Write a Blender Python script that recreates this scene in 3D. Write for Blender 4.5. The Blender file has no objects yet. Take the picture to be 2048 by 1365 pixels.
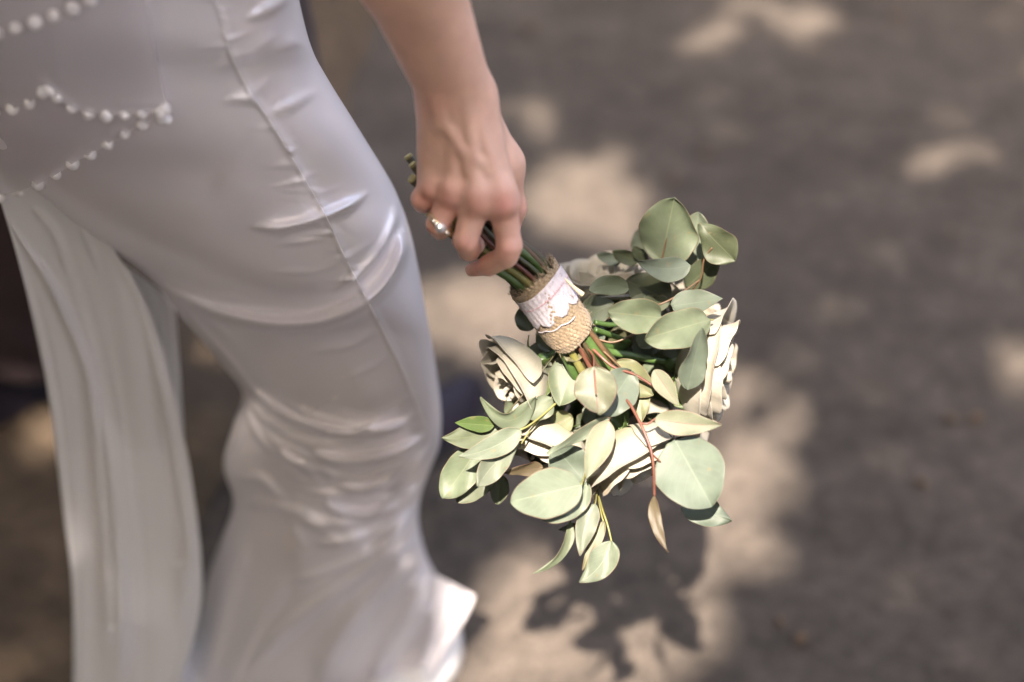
import bpy, math, random
import numpy as np
from mathutils import Vector, Matrix, kdtree
random.seed(7); rng = np.random.default_rng(7)
sc = bpy.context.scene
col = sc.collection

# ------------------------------------------------------------------ camera
F = 2048 * 50 / 36.0
PITCH = math.radians(42)
CAM = np.array([0.0, 0.0, 1.5])
FW = np.array([0, math.cos(PITCH), -math.sin(PITCH)])
UP = np.array([0, math.sin(PITCH), math.cos(PITCH)])
RT = np.array([1.0, 0, 0])
cd = bpy.data.cameras.new('camera'); cam = bpy.data.objects.new('camera', cd); col.objects.link(cam)
cam.location = CAM; cam.rotation_euler = (math.pi/2 - PITCH, 0, 0)
cd.lens = 50; cd.sensor_width = 36; cd.clip_start = 0.05; cd.clip_end = 2000
cd.dof.use_dof = True; cd.dof.focus_distance = 1.15; cd.dof.aperture_fstop = 1.7; cd.dof.aperture_blades = 0
sc.camera = cam

def at(u, v, d):
    u = np.asarray(u, float); v = np.asarray(v, float); d = np.asarray(d, float)
    return CAM + d[..., None] * (FW + ((u-1024)/F)[..., None]*RT - ((v-682.5)/F)[..., None]*UP)
def px(P):
    P = np.asarray(P, float) - CAM
    d = P @ FW
    return 1024 + F*(P @ RT)/d, 682.5 - F*(P @ UP)/d, d
def ground_at(u, v, z=0.0):
    D = FW + (u-1024)/F*RT - (v-682.5)/F*UP
    return CAM + D*((z-CAM[2])/D[2])

# ------------------------------------------------------------------ sky and sun
SUN_EL = math.radians(62); SUN_SIDE = 0.10
sun_dir = np.array([SUN_SIDE, math.cos(SUN_EL), -math.sin(SUN_EL)]); sun_dir /= np.linalg.norm(sun_dir)
w = bpy.data.worlds.new('World'); sc.world = w; w.use_nodes = True
nt = w.node_tree; nt.nodes.clear()
sk = nt.nodes.new('ShaderNodeTexSky'); sk.sky_type = 'NISHITA'; sk.sun_disc = False
sk.sun_elevation = SUN_EL; sk.sun_rotation = math.pi; sk.air_density = 1.0; sk.dust_density = 5.0; sk.ozone_density = 1.0
bg = nt.nodes.new('ShaderNodeBackground'); bg.inputs['Strength'].default_value = 0.15
ow = nt.nodes.new('ShaderNodeOutputWorld')
nt.links.new(sk.outputs[0], bg.inputs[0]); nt.links.new(bg.outputs[0], ow.inputs[0])
sl = bpy.data.lights.new('sun', 'SUN'); sl.energy = 3.7; sl.angle = math.radians(0.53); sl.color = (1.0, 0.965, 0.93)
so = bpy.data.objects.new('sun', sl); col.objects.link(so)
so.rotation_euler = Vector(sun_dir).to_track_quat('-Z', 'Y').to_euler(); so.location = (0, -3, 8)
sc.view_settings.view_transform = 'Standard'; sc.view_settings.look = 'None'
sc.view_settings.exposure = 2.5; sc.view_settings.gamma = 1.0; sc.view_settings.use_curve_mapping = False
sc.view_settings.use_white_balance = True; sc.view_settings.white_balance_temperature = 7500; sc.view_settings.white_balance_tint = 15
sc.render.engine = 'CYCLES'
sc.cycles.use_denoising = True
sc.cycles.max_bounces = 8; sc.cycles.transparent_max_bounces = 12

# ------------------------------------------------------------------ helpers
def mesh(name, V, Fc, mat=None, parent=None, smooth=True, uv=None):
    me = bpy.data.meshes.new(name)
    me.from_pydata([tuple(p) for p in np.asarray(V)], [], [tuple(int(i) for i in f) for f in Fc])
    if smooth: me.polygons.foreach_set('use_smooth', [True]*len(me.polygons))
    if uv is not None:
        l = me.uv_layers.new(name='UVMap')
        idx = np.zeros(len(me.loops), int); me.loops.foreach_get('vertex_index', idx)
        l.data.foreach_set('uv', np.asarray(uv)[idx].ravel())
    me.update()
    o = bpy.data.objects.new(name, me); col.objects.link(o)
    if mat: me.materials.append(mat)
    if parent: o.parent = parent
    return o
def empty(name, loc, label, cat, group=None):
    o = bpy.data.objects.new(name, None); col.objects.link(o); o.empty_display_size = .05
    o['label'] = label; o['category'] = cat
    if group: o['group'] = group
    return o
def tag(o, label=None, cat=None, group=None, kind=None):
    for k, x in (('label', label), ('category', cat), ('group', group), ('kind', kind)):
        if x: o[k] = x
    return o
def grid_faces(n, m, wrap=False):
    f = []
    for i in range(n-1):
        for j in range(m if wrap else m-1):
            k = (j+1) % m
            f.append((i*m+j, i*m+k, (i+1)*m+k, (i+1)*m+j))
    return f
def crom(P, n):
    """smooth curve through the rows of P, n samples"""
    P = np.asarray(P, float); k = len(P)
    t = np.linspace(0, k-1, n); i = np.clip(t.astype(int), 0, k-2); f = (t-i)[:, None]
    g = lambda j: P[np.clip(j, 0, k-1)]
    p0, p1, p2, p3 = g(i-1), g(i), g(i+1), g(i+2)
    return 0.5*(2*p1 + (p2-p0)*f + (2*p0-5*p1+4*p2-p3)*f**2 + (3*p1-p0-3*p2+p3)*f**3)
def nrm(v): v = np.asarray(v, float); return v/(np.linalg.norm(v, axis=-1, keepdims=True)+1e-12)
def tube(P, R, sides=8, cap=True):
    P = np.asarray(P, float); n = len(P); R = np.broadcast_to(np.asarray(R, float), (n,))
    T = nrm(np.gradient(P, axis=0))
    a = np.array([0, 0, 1.0]) if abs(T[0][2]) < .9 else np.array([1.0, 0, 0])
    V = []; X = nrm(np.cross(T[0], a))
    for i in range(n):
        X = nrm(X - T[i]*np.dot(X, T[i])); Y = np.cross(T[i], X)
        for j in range(sides):
            th = 2*math.pi*j/sides
            V.append(P[i] + R[i]*(math.cos(th)*X + math.sin(th)*Y))
    Fc = grid_faces(n, sides, True)
    if cap:
        Fc.append(tuple(reversed(range(sides)))); Fc.append(tuple((n-1)*sides+j for j in range(sides)))
    return np.array(V), Fc
def join(parts):
    V = []; Fc = []; o = 0
    for v, f in parts:
        V.append(np.asarray(v)); Fc += [tuple(i+o for i in q) for q in f]; o += len(v)
    return np.concatenate(V), Fc

class NM:
    """small node-material builder"""
    def __init__(s, name):
        s.m = bpy.data.materials.new(name); s.m.use_nodes = True; s.t = s.m.node_tree
        s.b = s.t.nodes['Principled BSDF']; s.out = s.t.nodes['Material Output']
    def n(s, typ, **kw):
        x = s.t.nodes.new(typ)
        for k, val in kw.items():
            if k in x.inputs.keys(): x.inputs[k].default_value = val
            else: setattr(x, k, val)
        return x
    def l(s, a, b): s.t.links.new(a, b)
    def set(s, **kw):
        for k, val in kw.items(): s.b.inputs[k.replace('_', ' ')].default_value = val
        return s
    def noise(s, scale, detail=4, coord='Object', rough=.55):
        tc = s.n('ShaderNodeTexCoord'); x = s.n('ShaderNodeTexNoise'); x.inputs['Scale'].default_value = scale
        x.inputs['Detail'].default_value = detail; x.inputs['Roughness'].default_value = rough
        s.l(tc.outputs[coord], x.inputs['Vector']); return x.outputs['Fac']
    def ramp(s, fac, stops):
        r = s.n('ShaderNodeValToRGB'); e = r.color_ramp.elements
        while len(e) < len(stops): e.new(.5)
        for q, (p, c) in zip(e, stops): q.position = p; q.color = (*c, 1) if len(c) == 3 else c
        s.l(fac, r.inputs[0]); return r.outputs[0]
    def mix(s, fac, a, b, mode='MIX'):
        x = s.n('ShaderNodeMix', data_type='RGBA', blend_type=mode)
        for sock, val in ((0, fac), (6, a), (7, b)):
            if hasattr(val, 'links') or isinstance(val, bpy.types.NodeSocket): s.l(val, x.inputs[sock])
            else: x.inputs[sock].default_value = val if sock == 0 else (*val, 1)
        return x.outputs[2]
    def math(s, op, a, b=0.0):
        x = s.n('ShaderNodeMath', operation=op)
        for i, val in enumerate((a, b)):
            if isinstance(val, bpy.types.NodeSocket): s.l(val, x.inputs[i])
            else: x.inputs[i].default_value = val
        return x.outputs[0]
    def bump(s, h, strength=.3, dist=.001):
        b = s.n('ShaderNodeBump'); b.inputs['Strength'].default_value = strength; b.inputs['Distance'].default_value = dist
        s.l(h, b.inputs['Height']); s.l(b.outputs[0], s.b.inputs['Normal'])
    def color(s, c):
        if isinstance(c, bpy.types.NodeSocket): s.l(c, s.b.inputs['Base Color'])
        else: s.b.inputs['Base Color'].default_value = (*c, 1)
    def translucent(s, fac, colr):
        t = s.n('ShaderNodeBsdfTranslucent'); mx = s.n('ShaderNodeMixShader'); mx.inputs[0].default_value = fac
        if isinstance(colr, bpy.types.NodeSocket): s.l(colr, t.inputs[0])
        else: t.inputs[0].default_value = (*colr, 1)
        s.l(s.b.outputs[0], mx.inputs[1]); s.l(t.outputs[0], mx.inputs[2]); s.l(mx.outputs[0], s.out.inputs[0]); return mx

# ------------------------------------------------------------------ materials
M = {}
def mk_asphalt():
    k = NM('asphalt'); k.set(Roughness=.9)
    a = k.ramp(k.noise(1.7, 5), [(.3, (.086, .073, .061)), (.7, (.122, .104, .088))])
    b = k.ramp(k.noise(230, 3), [(.35, (.45, .42, .40)), (.62, (1, .99, .97)), (.8, (1.5, 1.45, 1.4))])
    c = k.ramp(k.noise(9, 6, rough=.7), [(.32, (.60, .57, .54)), (.62, (1.16, 1.14, 1.12))])
    e = k.ramp(k.noise(38, 2), [(.36, (.76, .75, .74)), (.55, (1.02, 1.02, 1.02)), (.70, (1.22, 1.20, 1.18))])
    k.color(k.mix(1, k.mix(1, k.mix(1, a, b, 'MULTIPLY'), c, 'MULTIPLY'), e, 'MULTIPLY')); k.bump(k.noise(260, 3), .6, .004); return k.m
M['asphalt'] = mk_asphalt()
def mk_satin(name, base, rough, trans, spec=.6, metal=0.0):
    k = NM(name); k.set(Roughness=rough, Sheen_Weight=.15, Sheen_Roughness=.35, Metallic=metal); k.b.inputs['Specular IOR Level'].default_value = spec
    k.b.inputs['Anisotropic'].default_value = .35
    c = k.mix(k.noise(6, 3), base, tuple(x*.95 for x in base))
    k.color(c); k.bump(k.noise(900, 2), .06, .0004)
    if trans: k.translucent(trans, base)
    return k.m
M['satin'] = mk_satin('ivory_satin', (.90, .865, .895), .25, .06, 1.0, .14)
M['train'] = mk_satin('sheer_satin', (.92, .91, .92), .36, .20, .6)
def thin(m, f):
    t = m.node_tree; out = t.nodes['Material Output']; src = out.inputs[0].links[0].from_socket
    tr_ = t.nodes.new('ShaderNodeBsdfTransparent'); mx = t.nodes.new('ShaderNodeMixShader'); mx.inputs[0].default_value = f
    t.links.new(src, mx.inputs[1]); t.links.new(tr_.outputs[0], mx.inputs[2]); t.links.new(mx.outputs[0], out.inputs[0])
thin(M['train'], .10)
def mk_sheer():
    k = NM('sheer_tulle'); k.set(Roughness=.7); k.color((.80, .76, .80))
    tr = k.n('ShaderNodeBsdfTransparent'); mx = k.n('ShaderNodeMixShader'); mx.inputs[0].default_value = .42
    k.l(tr.outputs[0], mx.inputs[1]); k.l(k.b.outputs[0], mx.inputs[2]); k.l(mx.outputs[0], k.out.inputs[0]); return k.m
M['sheer'] = mk_sheer()
k = NM('pearl'); k.set(Roughness=.22, Coat_Weight=.5); k.color((.86, .83, .84)); M['pearl'] = k.m
def mk_skin():
    k = NM('skin'); k.set(Roughness=.48, Subsurface_Weight=.12, Subsurface_Scale=.006)
    k.b.inputs['Subsurface Radius'].default_value = (1, .35, .2)
    at_ = k.n('ShaderNodeAttribute', attribute_name='flush')
    n1 = k.ramp(k.noise(45, 4), [(.35, (.93, .90, .89)), (.65, (1.04, 1.03, 1.02))])
    c = k.mix(at_.outputs['Fac'], (.76, .48, .375), (.70, .29, .24))
    k.color(k.mix(1, c, n1, 'MULTIPLY')); k.bump(k.noise(420, 3), .18, .0006); return k.m
M['skin'] = mk_skin()
k = NM('stitching'); k.set(Roughness=.8); k.color((.86, .84, .86)); M['stitch'] = k.m
k = NM('nail'); k.set(Roughness=.2, Coat_Weight=.6); k.color((.58, .38, .34)); M['nail'] = k.m
k = NM('gold'); k.set(Roughness=.18, Metallic=1.0); k.color((.86, .74, .50)); M['gold'] = k.m
k = NM('diamond'); k.set(Roughness=.03); k.b.inputs['IOR'].default_value = 2.2; k.color((.95, .96, .98)); k.b.inputs['Metallic'].default_value = .35; M['gem'] = k.m
def mk_wool():
    k = NM('dark_suit_wool'); k.set(Roughness=.85, Sheen_Weight=.05)
    k.color(k.mix(k.noise(700, 2), (.024, .012, .012), (.036, .020, .022))); return k.m
M['wool'] = mk_wool()
k = NM('black_leather'); k.set(Roughness=.45, Specular_IOR_Level=.25); k.color(k.mix(k.noise(40, 3), (.018, .014, .022), (.030, .022, .036))); M['leather'] = k.m
k = NM('rubber_sole'); k.set(Roughness=.8); k.color((.02, .018, .018)); M['sole'] = k.m
def mk_leaf(name, base, back, vein, edge, trans=.22, rough=.5):
    k = NM(name); k.set(Roughness=rough); k.b.inputs['Specular IOR Level'].default_value = .35
    uv = k.n('ShaderNodeUVMap'); sp = k.n('ShaderNodeSeparateXYZ'); k.l(uv.outputs[0], sp.inputs[0])
    s = k.math('ABSOLUTE', k.math('SUBTRACT', sp.outputs[0], .5))          # 0 at midrib, .5 at edge
    rnd = k.n('ShaderNodeObjectInfo').outputs['Random']
    mid = k.math('LESS_THAN', s, .014)
    # side veins: curved lines running from the midrib to the edge
    ph = k.math('SUBTRACT', k.math('MULTIPLY', sp.outputs[1], 8.0), k.math('MULTIPLY', s, 7.0))
    fr = k.math('ABSOLUTE', k.math('SUBTRACT', k.math('FRACT', ph), .5))
    side = k.math('MULTIPLY', k.math('LESS_THAN', fr, .035), .30)
    mot = k.ramp(k.noise(60, 5), [(.3, tuple(x*.80 for x in base)), (.55, base), (.78, tuple(min(1, x*1.22) for x in base))])
    mot = k.mix(k.ramp(k.noise(22, 3), [(.45, (0, 0, 0)), (.75, (.75,)*3)]), mot, back)
    c = k.mix(side, mot, vein); c = k.mix(k.math('MULTIPLY', mid, .75), c, vein)
    e = k.math('MULTIPLY', k.math('GREATER_THAN', s, .482), .7); c = k.mix(e, c, edge)
    blem = k.ramp(k.noise(130, 2), [(.66, (0, 0, 0)), (.74, (.45,)*3)]); c = k.mix(blem, c, (.16, .12, .06))
    hs = k.n('ShaderNodeHueSaturation'); k.l(c, hs.inputs['Color'])
    k.l(k.math('ADD', k.math('MULTIPLY', rnd, .28), .86), hs.inputs['Value'])
    k.l(k.math('ADD', k.math('MULTIPLY', rnd, .03), .485), hs.inputs['Hue'])
    k.color(hs.outputs[0]); k.bump(k.noise(240, 3), .2, .0006)
    k.translucent(trans, hs.outputs[0]); return k.m
RED = (.15, .05, .04)
M['L_mid'] = mk_leaf('eucalyptus_mid', (0.099, 0.120, 0.074), (0.115, 0.132, 0.096), (0.132, 0.152, 0.092), (0.132, 0.086, 0.053))
M['L_pale'] = mk_leaf('eucalyptus_pale', (0.119, 0.142, 0.099), (0.135, 0.155, 0.115), (0.178, 0.205, 0.145), (0.198, 0.112, 0.079))
M['L_red'] = mk_leaf('eucalyptus_red_vein', (0.132, 0.149, 0.096), (0.149, 0.155, 0.109), RED, (0.198, 0.079, 0.059))
M['L_blue'] = mk_leaf('eucalyptus_blue', (0.096, 0.124, 0.092), (0.112, 0.139, 0.109), (0.125, 0.158, 0.115), (0.132, 0.106, 0.073))
M['L_dark'] = mk_leaf('eucalyptus_dark', (0.056, 0.069, 0.038), (0.066, 0.079, 0.050), (0.092, 0.106, 0.059), (0.086, 0.053, 0.033))
M['L_yel'] = mk_leaf('eucalyptus_yellowish', (0.119, 0.125, 0.063), (0.132, 0.139, 0.083), (0.158, 0.099, 0.059), (0.172, 0.086, 0.053))
M['L_brown'] = mk_leaf('eucalyptus_brown', (0.086, 0.069, 0.036), (0.099, 0.086, 0.050), (0.092, 0.053, 0.033), (0.106, 0.046, 0.033))
M['L_green'] = mk_leaf('fresh_green_leaf', (0.059, 0.102, 0.026), (0.069, 0.106, 0.040), (0.132, 0.178, 0.073), (0.066, 0.086, 0.033))
def mk_petal():
    k = NM('ivory_petal'); k.set(Roughness=.55, Sheen_Weight=.15)
    uv = k.n('ShaderNodeUVMap'); sp = k.n('ShaderNodeSeparateXYZ'); k.l(uv.outputs[0], sp.inputs[0])
    base = k.ramp(sp.outputs[1], [(0, (.28, .30, .11)), (.20, (.43, .41, .29)), (.55, (.47, .45, .375)), (1, (.48, .45, .385))])
    n = k.ramp(k.noise(38, 4), [(.55, (0, 0, 0)), (.72, (.42,)*3)])
    c = k.mix(n, base, (.36, .25, .11))
    e = k.ramp(k.math('ADD', sp.outputs[1], k.math('MULTIPLY', k.noise(90, 3), .16)), [(1.04, (0, 0, 0)), (1.10, (.7,)*3)])
    # streaks along the petal
    mp = k.n('ShaderNodeMapping'); mp.inputs['Scale'].default_value = (26, 1.5, 1); k.l(uv.outputs[0], mp.inputs[0])
    ns = k.n('ShaderNodeTexNoise'); ns.inputs['Scale'].default_value = 2; k.l(mp.outputs[0], ns.inputs['Vector'])
    st = k.ramp(ns.outputs['Fac'], [(.3, (.95, .94, .90)), (.7, (1.03, 1.03, 1.03))])
    c = k.mix(1, c, st, 'MULTIPLY'); k.color(c); k.bump(ns.outputs['Fac'], .15, .001)
    k.translucent(.42, c); return k.m
M['petal'] = mk_petal()
def mk_stem(name, a, b, rough=.45):
    k = NM(name); k.set(Roughness=rough)
    k.color(k.mix(k.ramp(k.noise(55, 4), [(.35, (0, 0, 0)), (.65, (1, 1, 1))]), a, b)); k.bump(k.noise(300, 2), .2, .0006); return k.m
M['st_green'] = mk_stem('green_stem', (.040, .085, .020), (.065, .12, .035), .40)
M['st_dark'] = mk_stem('dark_stem', (.035, .045, .018), (.07, .05, .028))
M['st_brown'] = mk_stem('brown_stem', (.07, .042, .022), (.13, .075, .04))
M['st_red'] = mk_stem('red_stem', (.10, .032, .022), (.14, .058, .036))
M['st_yel'] = mk_stem('yellow_green_stem', (.15, .145, .035), (.19, .18, .065))
M['st_cut'] = mk_stem('cut_stem_end', (.42, .38, .16), (.50, .46, .24), .7)
def mk_burlap():
    k = NM('burlap'); k.set(Roughness=.95, Sheen_Weight=.2)
    c = k.ramp(k.noise(420, 3), [(.3, (.15, .105, .06)), (.55, (.235, .175, .11)), (.8, (.30, .24, .16))]); wv = k.n('ShaderNodeAttribute', attribute_name='weave_gap_shade').outputs['Fac']; c = k.mix(wv, c, (.085, .05, .025)); k.color(c); k.bump(k.noise(1500, 2), .5, .0006); return k.m
M['burlap'] = mk_burlap()
def mk_lace():
    k = NM('white_lace'); k.set(Roughness=.85); k.color((.45, .42, .46))
    uv = k.n('ShaderNodeUVMap')
    vo = k.n('ShaderNodeTexVoronoi', feature='DISTANCE_TO_EDGE'); mp = k.n('ShaderNodeMapping'); mp.inputs['Scale'].default_value = (110, 90, 1)
    ns = k.n('ShaderNodeTexNoise'); ns.inputs['Scale'].default_value = 24; k.l(uv.outputs[0], ns.inputs['Vector'])
    k.l(uv.outputs[0], mp.inputs[0]); k.l(mp.outputs[0], vo.inputs['Vector']); vo.inputs['Scale'].default_value = 1
    thr = k.math('LESS_THAN', vo.outputs['Distance'], .13)
    dense = k.math('GREATER_THAN', ns.outputs['Fac'], .47)
    a = k.math('MAXIMUM', k.math('MAXIMUM', thr, dense), .0)
    tr = k.n('ShaderNodeBsdfTransparent'); mx = k.n('ShaderNodeMixShader')
    k.l(k.math('ADD', k.math('MULTIPLY', a, .30), .66), mx.inputs[0]); k.l(tr.outputs[0], mx.inputs[1]); k.l(k.b.outputs[0], mx.inputs[2]); k.l(mx.outputs[0], k.out.inputs[0])
    k.bump(a, .5, .0006); return k.m
M['lace'] = mk_lace()
k = NM('pink_thread'); k.set(Roughness=.9); k.color((.42, .22, .24)); M['thread'] = k.m
k = NM('twine'); k.set(Roughness=.95); k.color(k.mix(k.noise(300, 3), (.45, .36, .22), (.62, .53, .38))); M['twine'] = k.m
k = NM('bark'); k.set(Roughness=.95); k.color(k.ramp(k.noise(14, 6), [(.3, (.06, .045, .03)), (.7, (.17, .13, .095))])); k.bump(k.noise(20, 5), .9, .03); M['bark'] = k.m
k = NM('canopy_leaf'); k.set(Roughness=.55); cc = k.mix(k.noise(3, 3), (.05, .085, .02), (.09, .13, .035)); k.color(cc); k.translucent(.3, cc); M['canopy'] = k.m
k = NM('dry_leaf'); k.set(Roughness=.8); k.color(k.mix(k.noise(60, 4), (.07, .045, .025), (.15, .09, .05))); M['dry'] = k.m
k = NM('white_shoe_satin'); k.set(Roughness=.4); k.color(k.mix(k.noise(12, 3), (.76, .73, .70), (.70, .68, .66))); M['shoe'] = k.m

# ------------------------------------------------------------------ ground
n = 2
gv = [(-900, -900, 0), (900, -900, 0), (900, 900, 0), (-900, 900, 0)]
g = mesh('ground', gv, [(0, 1, 2, 3)], M['asphalt'], smooth=False); g['kind'] = 'structure'

def mk_soil():
    k = NM('soil'); k.set(Roughness=1.0)
    k.color(k.ramp(k.noise(14, 6, rough=.7), [(.3, (.055, .038, .024)), (.55, (.10, .07, .045)), (.75, (.17, .115, .07))])); k.bump(k.noise(40, 5), .8, .02); return k.m
M['soil'] = mk_soil()
yv = np.linspace(-8, 14, 220); xe = np.interp(yv, [-8, .9, 1.5, 2.2, 2.5, 2.8, 3.2, 14], [-.55, -.44, -.38, -.36, -.30, -.20, -.16, -.1]) + .03*np.sin(yv*9) + .02*np.sin(yv*23)
Vg = np.array([(x_, y_, .004+.03*min(1, max(0, (xe[i]-x_)/.6))) for i, y_ in enumerate(yv) for x_ in (xe[i], xe[i]-.2, xe[i]-.6, -12)])
vg = mesh('verge', Vg, grid_faces(len(yv), 4), M['soil']); vg['kind'] = 'structure'
# ------------------------------------------------------------------ stroke relief: fabric folds traced as curves
def relief(U, Vv, strokes):
    H = np.zeros(U.shape)
    for P, wd, amp, *md_ in strokes:
        P = np.array(P, float)
        if not md_ and np.linalg.norm(P[-1]-P[0]) < 130:
            P = np.vstack([P[0]-(P[1]-P[0])*.45, P, P[-1]+(P[-1]-P[-2])*.45]); amp *= .5
        P = crom(P, max(12, len(P)*6)); pad = wd*3.2
        m = (U > P[:, 0].min()-pad) & (U < P[:, 0].max()+pad) & (Vv > P[:, 1].min()-pad) & (Vv < P[:, 1].max()+pad)
        if not m.any(): continue
        u = U[m]; v = Vv[m]; best = np.full(u.shape, 1e9); tt = np.zeros(u.shape); sg = np.ones(u.shape)
        L = np.r_[0, np.cumsum(np.linalg.norm(np.diff(P, axis=0), axis=1))]
        for i in range(len(P)-1):
            a, b = P[i], P[i+1]; ab = b-a; l2 = ab @ ab + 1e-9
            t = np.clip(((u-a[0])*ab[0] + (v-a[1])*ab[1])/l2, 0, 1)
            dx = u-a[0]-t*ab[0]; dy = v-a[1]-t*ab[1]; dd = dx*dx+dy*dy
            k_ = dd < best; best[k_] = dd[k_]; tt[k_] = ((L[i] + t*math.sqrt(l2))/L[-1])[k_]; sg[k_] = np.sign(dy)[k_]
        d = np.sqrt(best)
        wloc = wd*np.where(sg > 0, .75, 1.25)
        tap = np.clip(np.minimum(tt, 1-tt)*(4.5 if L[-1] > 160 else 2.0), 0, 1); tap = (np.clip(1-tt, 0, 1)**1.3*np.clip(.35+tt*6, 0, 1) if md_ else tap*tap*(3-2*tap)); wloc = wloc*(.45+.55*tap)
        H[m] += amp*.001*np.exp(-(d/wloc)**2)*tap
    return H
def vnoise(U, V, s, seed):
    r = np.random.default_rng(seed); G = r.random((64, 64))
    x = U/s; y = V/s; i = np.floor(x).astype(int); j = np.floor(y).astype(int); fx = x-i; fy = y-j
    fx = fx*fx*(3-2*fx); fy = fy*fy*(3-2*fy); q = lambda a, b: G[a % 64, b % 64]
    return (q(i, j)*(1-fx)+q(i+1, j)*fx)*(1-fy) + (q(i, j+1)*(1-fx)+q(i+1, j+1)*fx)*fy - .5

# ------------------------------------------------------------------ the bride
bride = empty('person', (0, 0, 0), 'bride in a white satin gown walking with a bouquet in her lowered hand', 'person')

ROWS = [  # left edge, right edge (pixels of the photograph), nearest depth
 (-330, -420, 500, -330, .83), (-280, -220, 570, -140, .90), (-220, -60, 598, 0, .955), (-200, 60, 622, 92, .985), (-160, 160, 652, 152, 1.02), (-90, 262, 728, 275, 1.065),
 (0, 332, 786, 372, 1.11), (95, 402, 818, 455, 1.14), (165, 462, 838, 545, 1.18), (250, 516, 853, 630, 1.22), (310, 566, 865, 692, 1.26),
 (352, 620, 874, 748, 1.29), (402, 680, 881, 800, 1.32), (447, 735, 883, 850, 1.35), (484, 787, 878, 895, 1.38), (466, 850, 858, 945, 1.41),
 (447, 930, 840, 1000, 1.46), (466, 1003, 838, 1052, 1.50), (445, 1072, 852, 1110, 1.535), (418, 1147, 878, 1168, 1.58), (400, 1220, 889, 1238, 1.62),
 (374, 1290, 882, 1300, 1.66), (352, 1365, 862, 1365, 1.69), (338, 1425, 850, 1425, 1.71), (325, 1490, 840, 1490, 1.72)]
SEAM = [(405, -60), (440, 30), (462, 110), (500, 185), (535, 235), (572, 295), (610, 360), (650, 430), (690, 515), (735, 602), (790, 710), (822, 785), (852, 855)]
ST = [
 # the big rolled fold across the thigh
 ([(240, 500), (310, 562), (370, 598), (450, 632), (560, 650), (660, 640), (738, 602), (788, 545), (814, 470), (806, 405), (775, 340)], 13, 20),
 ([(300, 545), (370, 575), (430, 592), (500, 600)], 9, 3),
 ([(660, 590), (725, 548), (770, 490), (795, 425), (790, 380)], 10, 7),
 ([(490, 456), (560, 457), (640, 438), (705, 410), (742, 380)], 9, 8.5),
 ([(555, 490), (610, 484), (655, 476)], 8, 3.5), ([(640, 543), (690, 522), (735, 490)], 9, 4), ([(555, 545), (620, 545), (650, 532)], 7, 3),
 ([(535, 232), (580, 214), (630, 186)], 11, 5.5), ([(450, 205), (500, 190), (540, 160)], 11, 4), ([(440, 135), (490, 115), (540, 80)], 12, 4),
 ([(480, 45), (540, 20), (600, -20)], 13, 5.5), ([(560, 100), (595, 85), (622, 95)], 14, 5),
 # below the fold
 ([(650, 662), (700, 650), (735, 630)], 9, 3), ([(640, 702), (700, 692), (745, 668)], 9, 3.5), ([(690, 758), (740, 738), (775, 712)], 8, 3.5),
 ([(330, 590), (420, 680), (500, 775), (560, 830)], 7, 6), ([(290, 540), (360, 610), (430, 690), (500, 760)], 8, 3), ([(360, 610), (430, 650), (480, 700)], 10, 2.5),
 # bunched folds at the knee
 ([(480, 760), (540, 812), (600, 846), (680, 866), (750, 867), (805, 848), (838, 818)], 9, 11),
 ([(470, 770), (530, 842), (590, 880), (650, 893), (710, 885)], 9, 5), ([(560, 845), (610, 858), (680, 862), (720, 858)], 6, 2.5),
 ([(600, 890), (660, 918), (730, 922), (800, 905), (855, 865)], 8, 9), ([(690, 885), (750, 888), (800, 872)], 7, 4), ([(520, 850), (570, 910), (620, 948), (650, 972)], 8, 5),
 ([(575, 948), (620, 968), (660, 968), (655, 945), (610, 925), (570, 930)], 8, 5), ([(650, 968), (720, 978), (790, 965), (835, 930), (865, 880)], 8, 9),
 ([(660, 985), (655, 1012), (690, 1030), (750, 1028), (810, 1005), (850, 950)], 8, 10), ([(690, 1000), (740, 1004), (785, 992)], 7, 4), ([(700, 945), (760, 940), (810, 918)], 7, 4),
 ([(480, 1008), (540, 1012), (600, 1030), (650, 1045)], 12, 5.5), ([(575, 1032), (592, 1070), (612, 1100)], 9, 5), ([(605, 1040), (645, 1062), (680, 1085)], 8, 5), ([(575, 1108), (600, 1112), (625, 1100)], 7, 3),
 ([(500, 905), (550, 915), (590, 945)], 16, 5), ([(480, 960), (520, 970), (560, 990)], 14, 4),
 # flare towards the hem
 ([(845, 985), (812, 1060), (760, 1120), (700, 1168), (640, 1210), (560, 1275), (480, 1365)], 13, 15),
 ([(835, 1060), (790, 1140), (730, 1215), (670, 1300), (630, 1400)], 20, 13), ([(855, 1120), (830, 1210), (780, 1300), (740, 1400)], 18, 12), ([(880, 1180), (868, 1260), (830, 1340), (800, 1400)], 16, 11),
 ([(500, 1060), (470, 1140), (440, 1240), (410, 1365)], 22, 10), ([(590, 1130), (540, 1210), (490, 1300), (450, 1400)], 16, 6), ([(470, 800), (478, 880), (462, 950)], 18, 5),
 (SEAM, 8, 1.6),
]
pk = random.Random(5); sc_ = crom(SEAM, 400); sc_ = sc_[(sc_[:, 1] > -30) & (sc_[:, 1] < 575)]
for i in range(40):
    p = sc_[int(pk.uniform(0, len(sc_)-1))]; sd_ = -1 if i % 5 < 3 else 1; ln = pk.uniform(28, 95)*(1 if sd_ < 0 else .75)
    dv = ln*(pk.uniform(-.05, .12) if sd_ < 0 else pk.uniform(-.55, -.2))
    ST.append(([(p[0], p[1]), (p[0]+sd_*ln*.5, p[1]+dv*.42), (p[0]+sd_*ln, p[1]+dv)], pk.uniform(4.0, 8.5), pk.uniform(.7, 2.4), 1))
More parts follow.
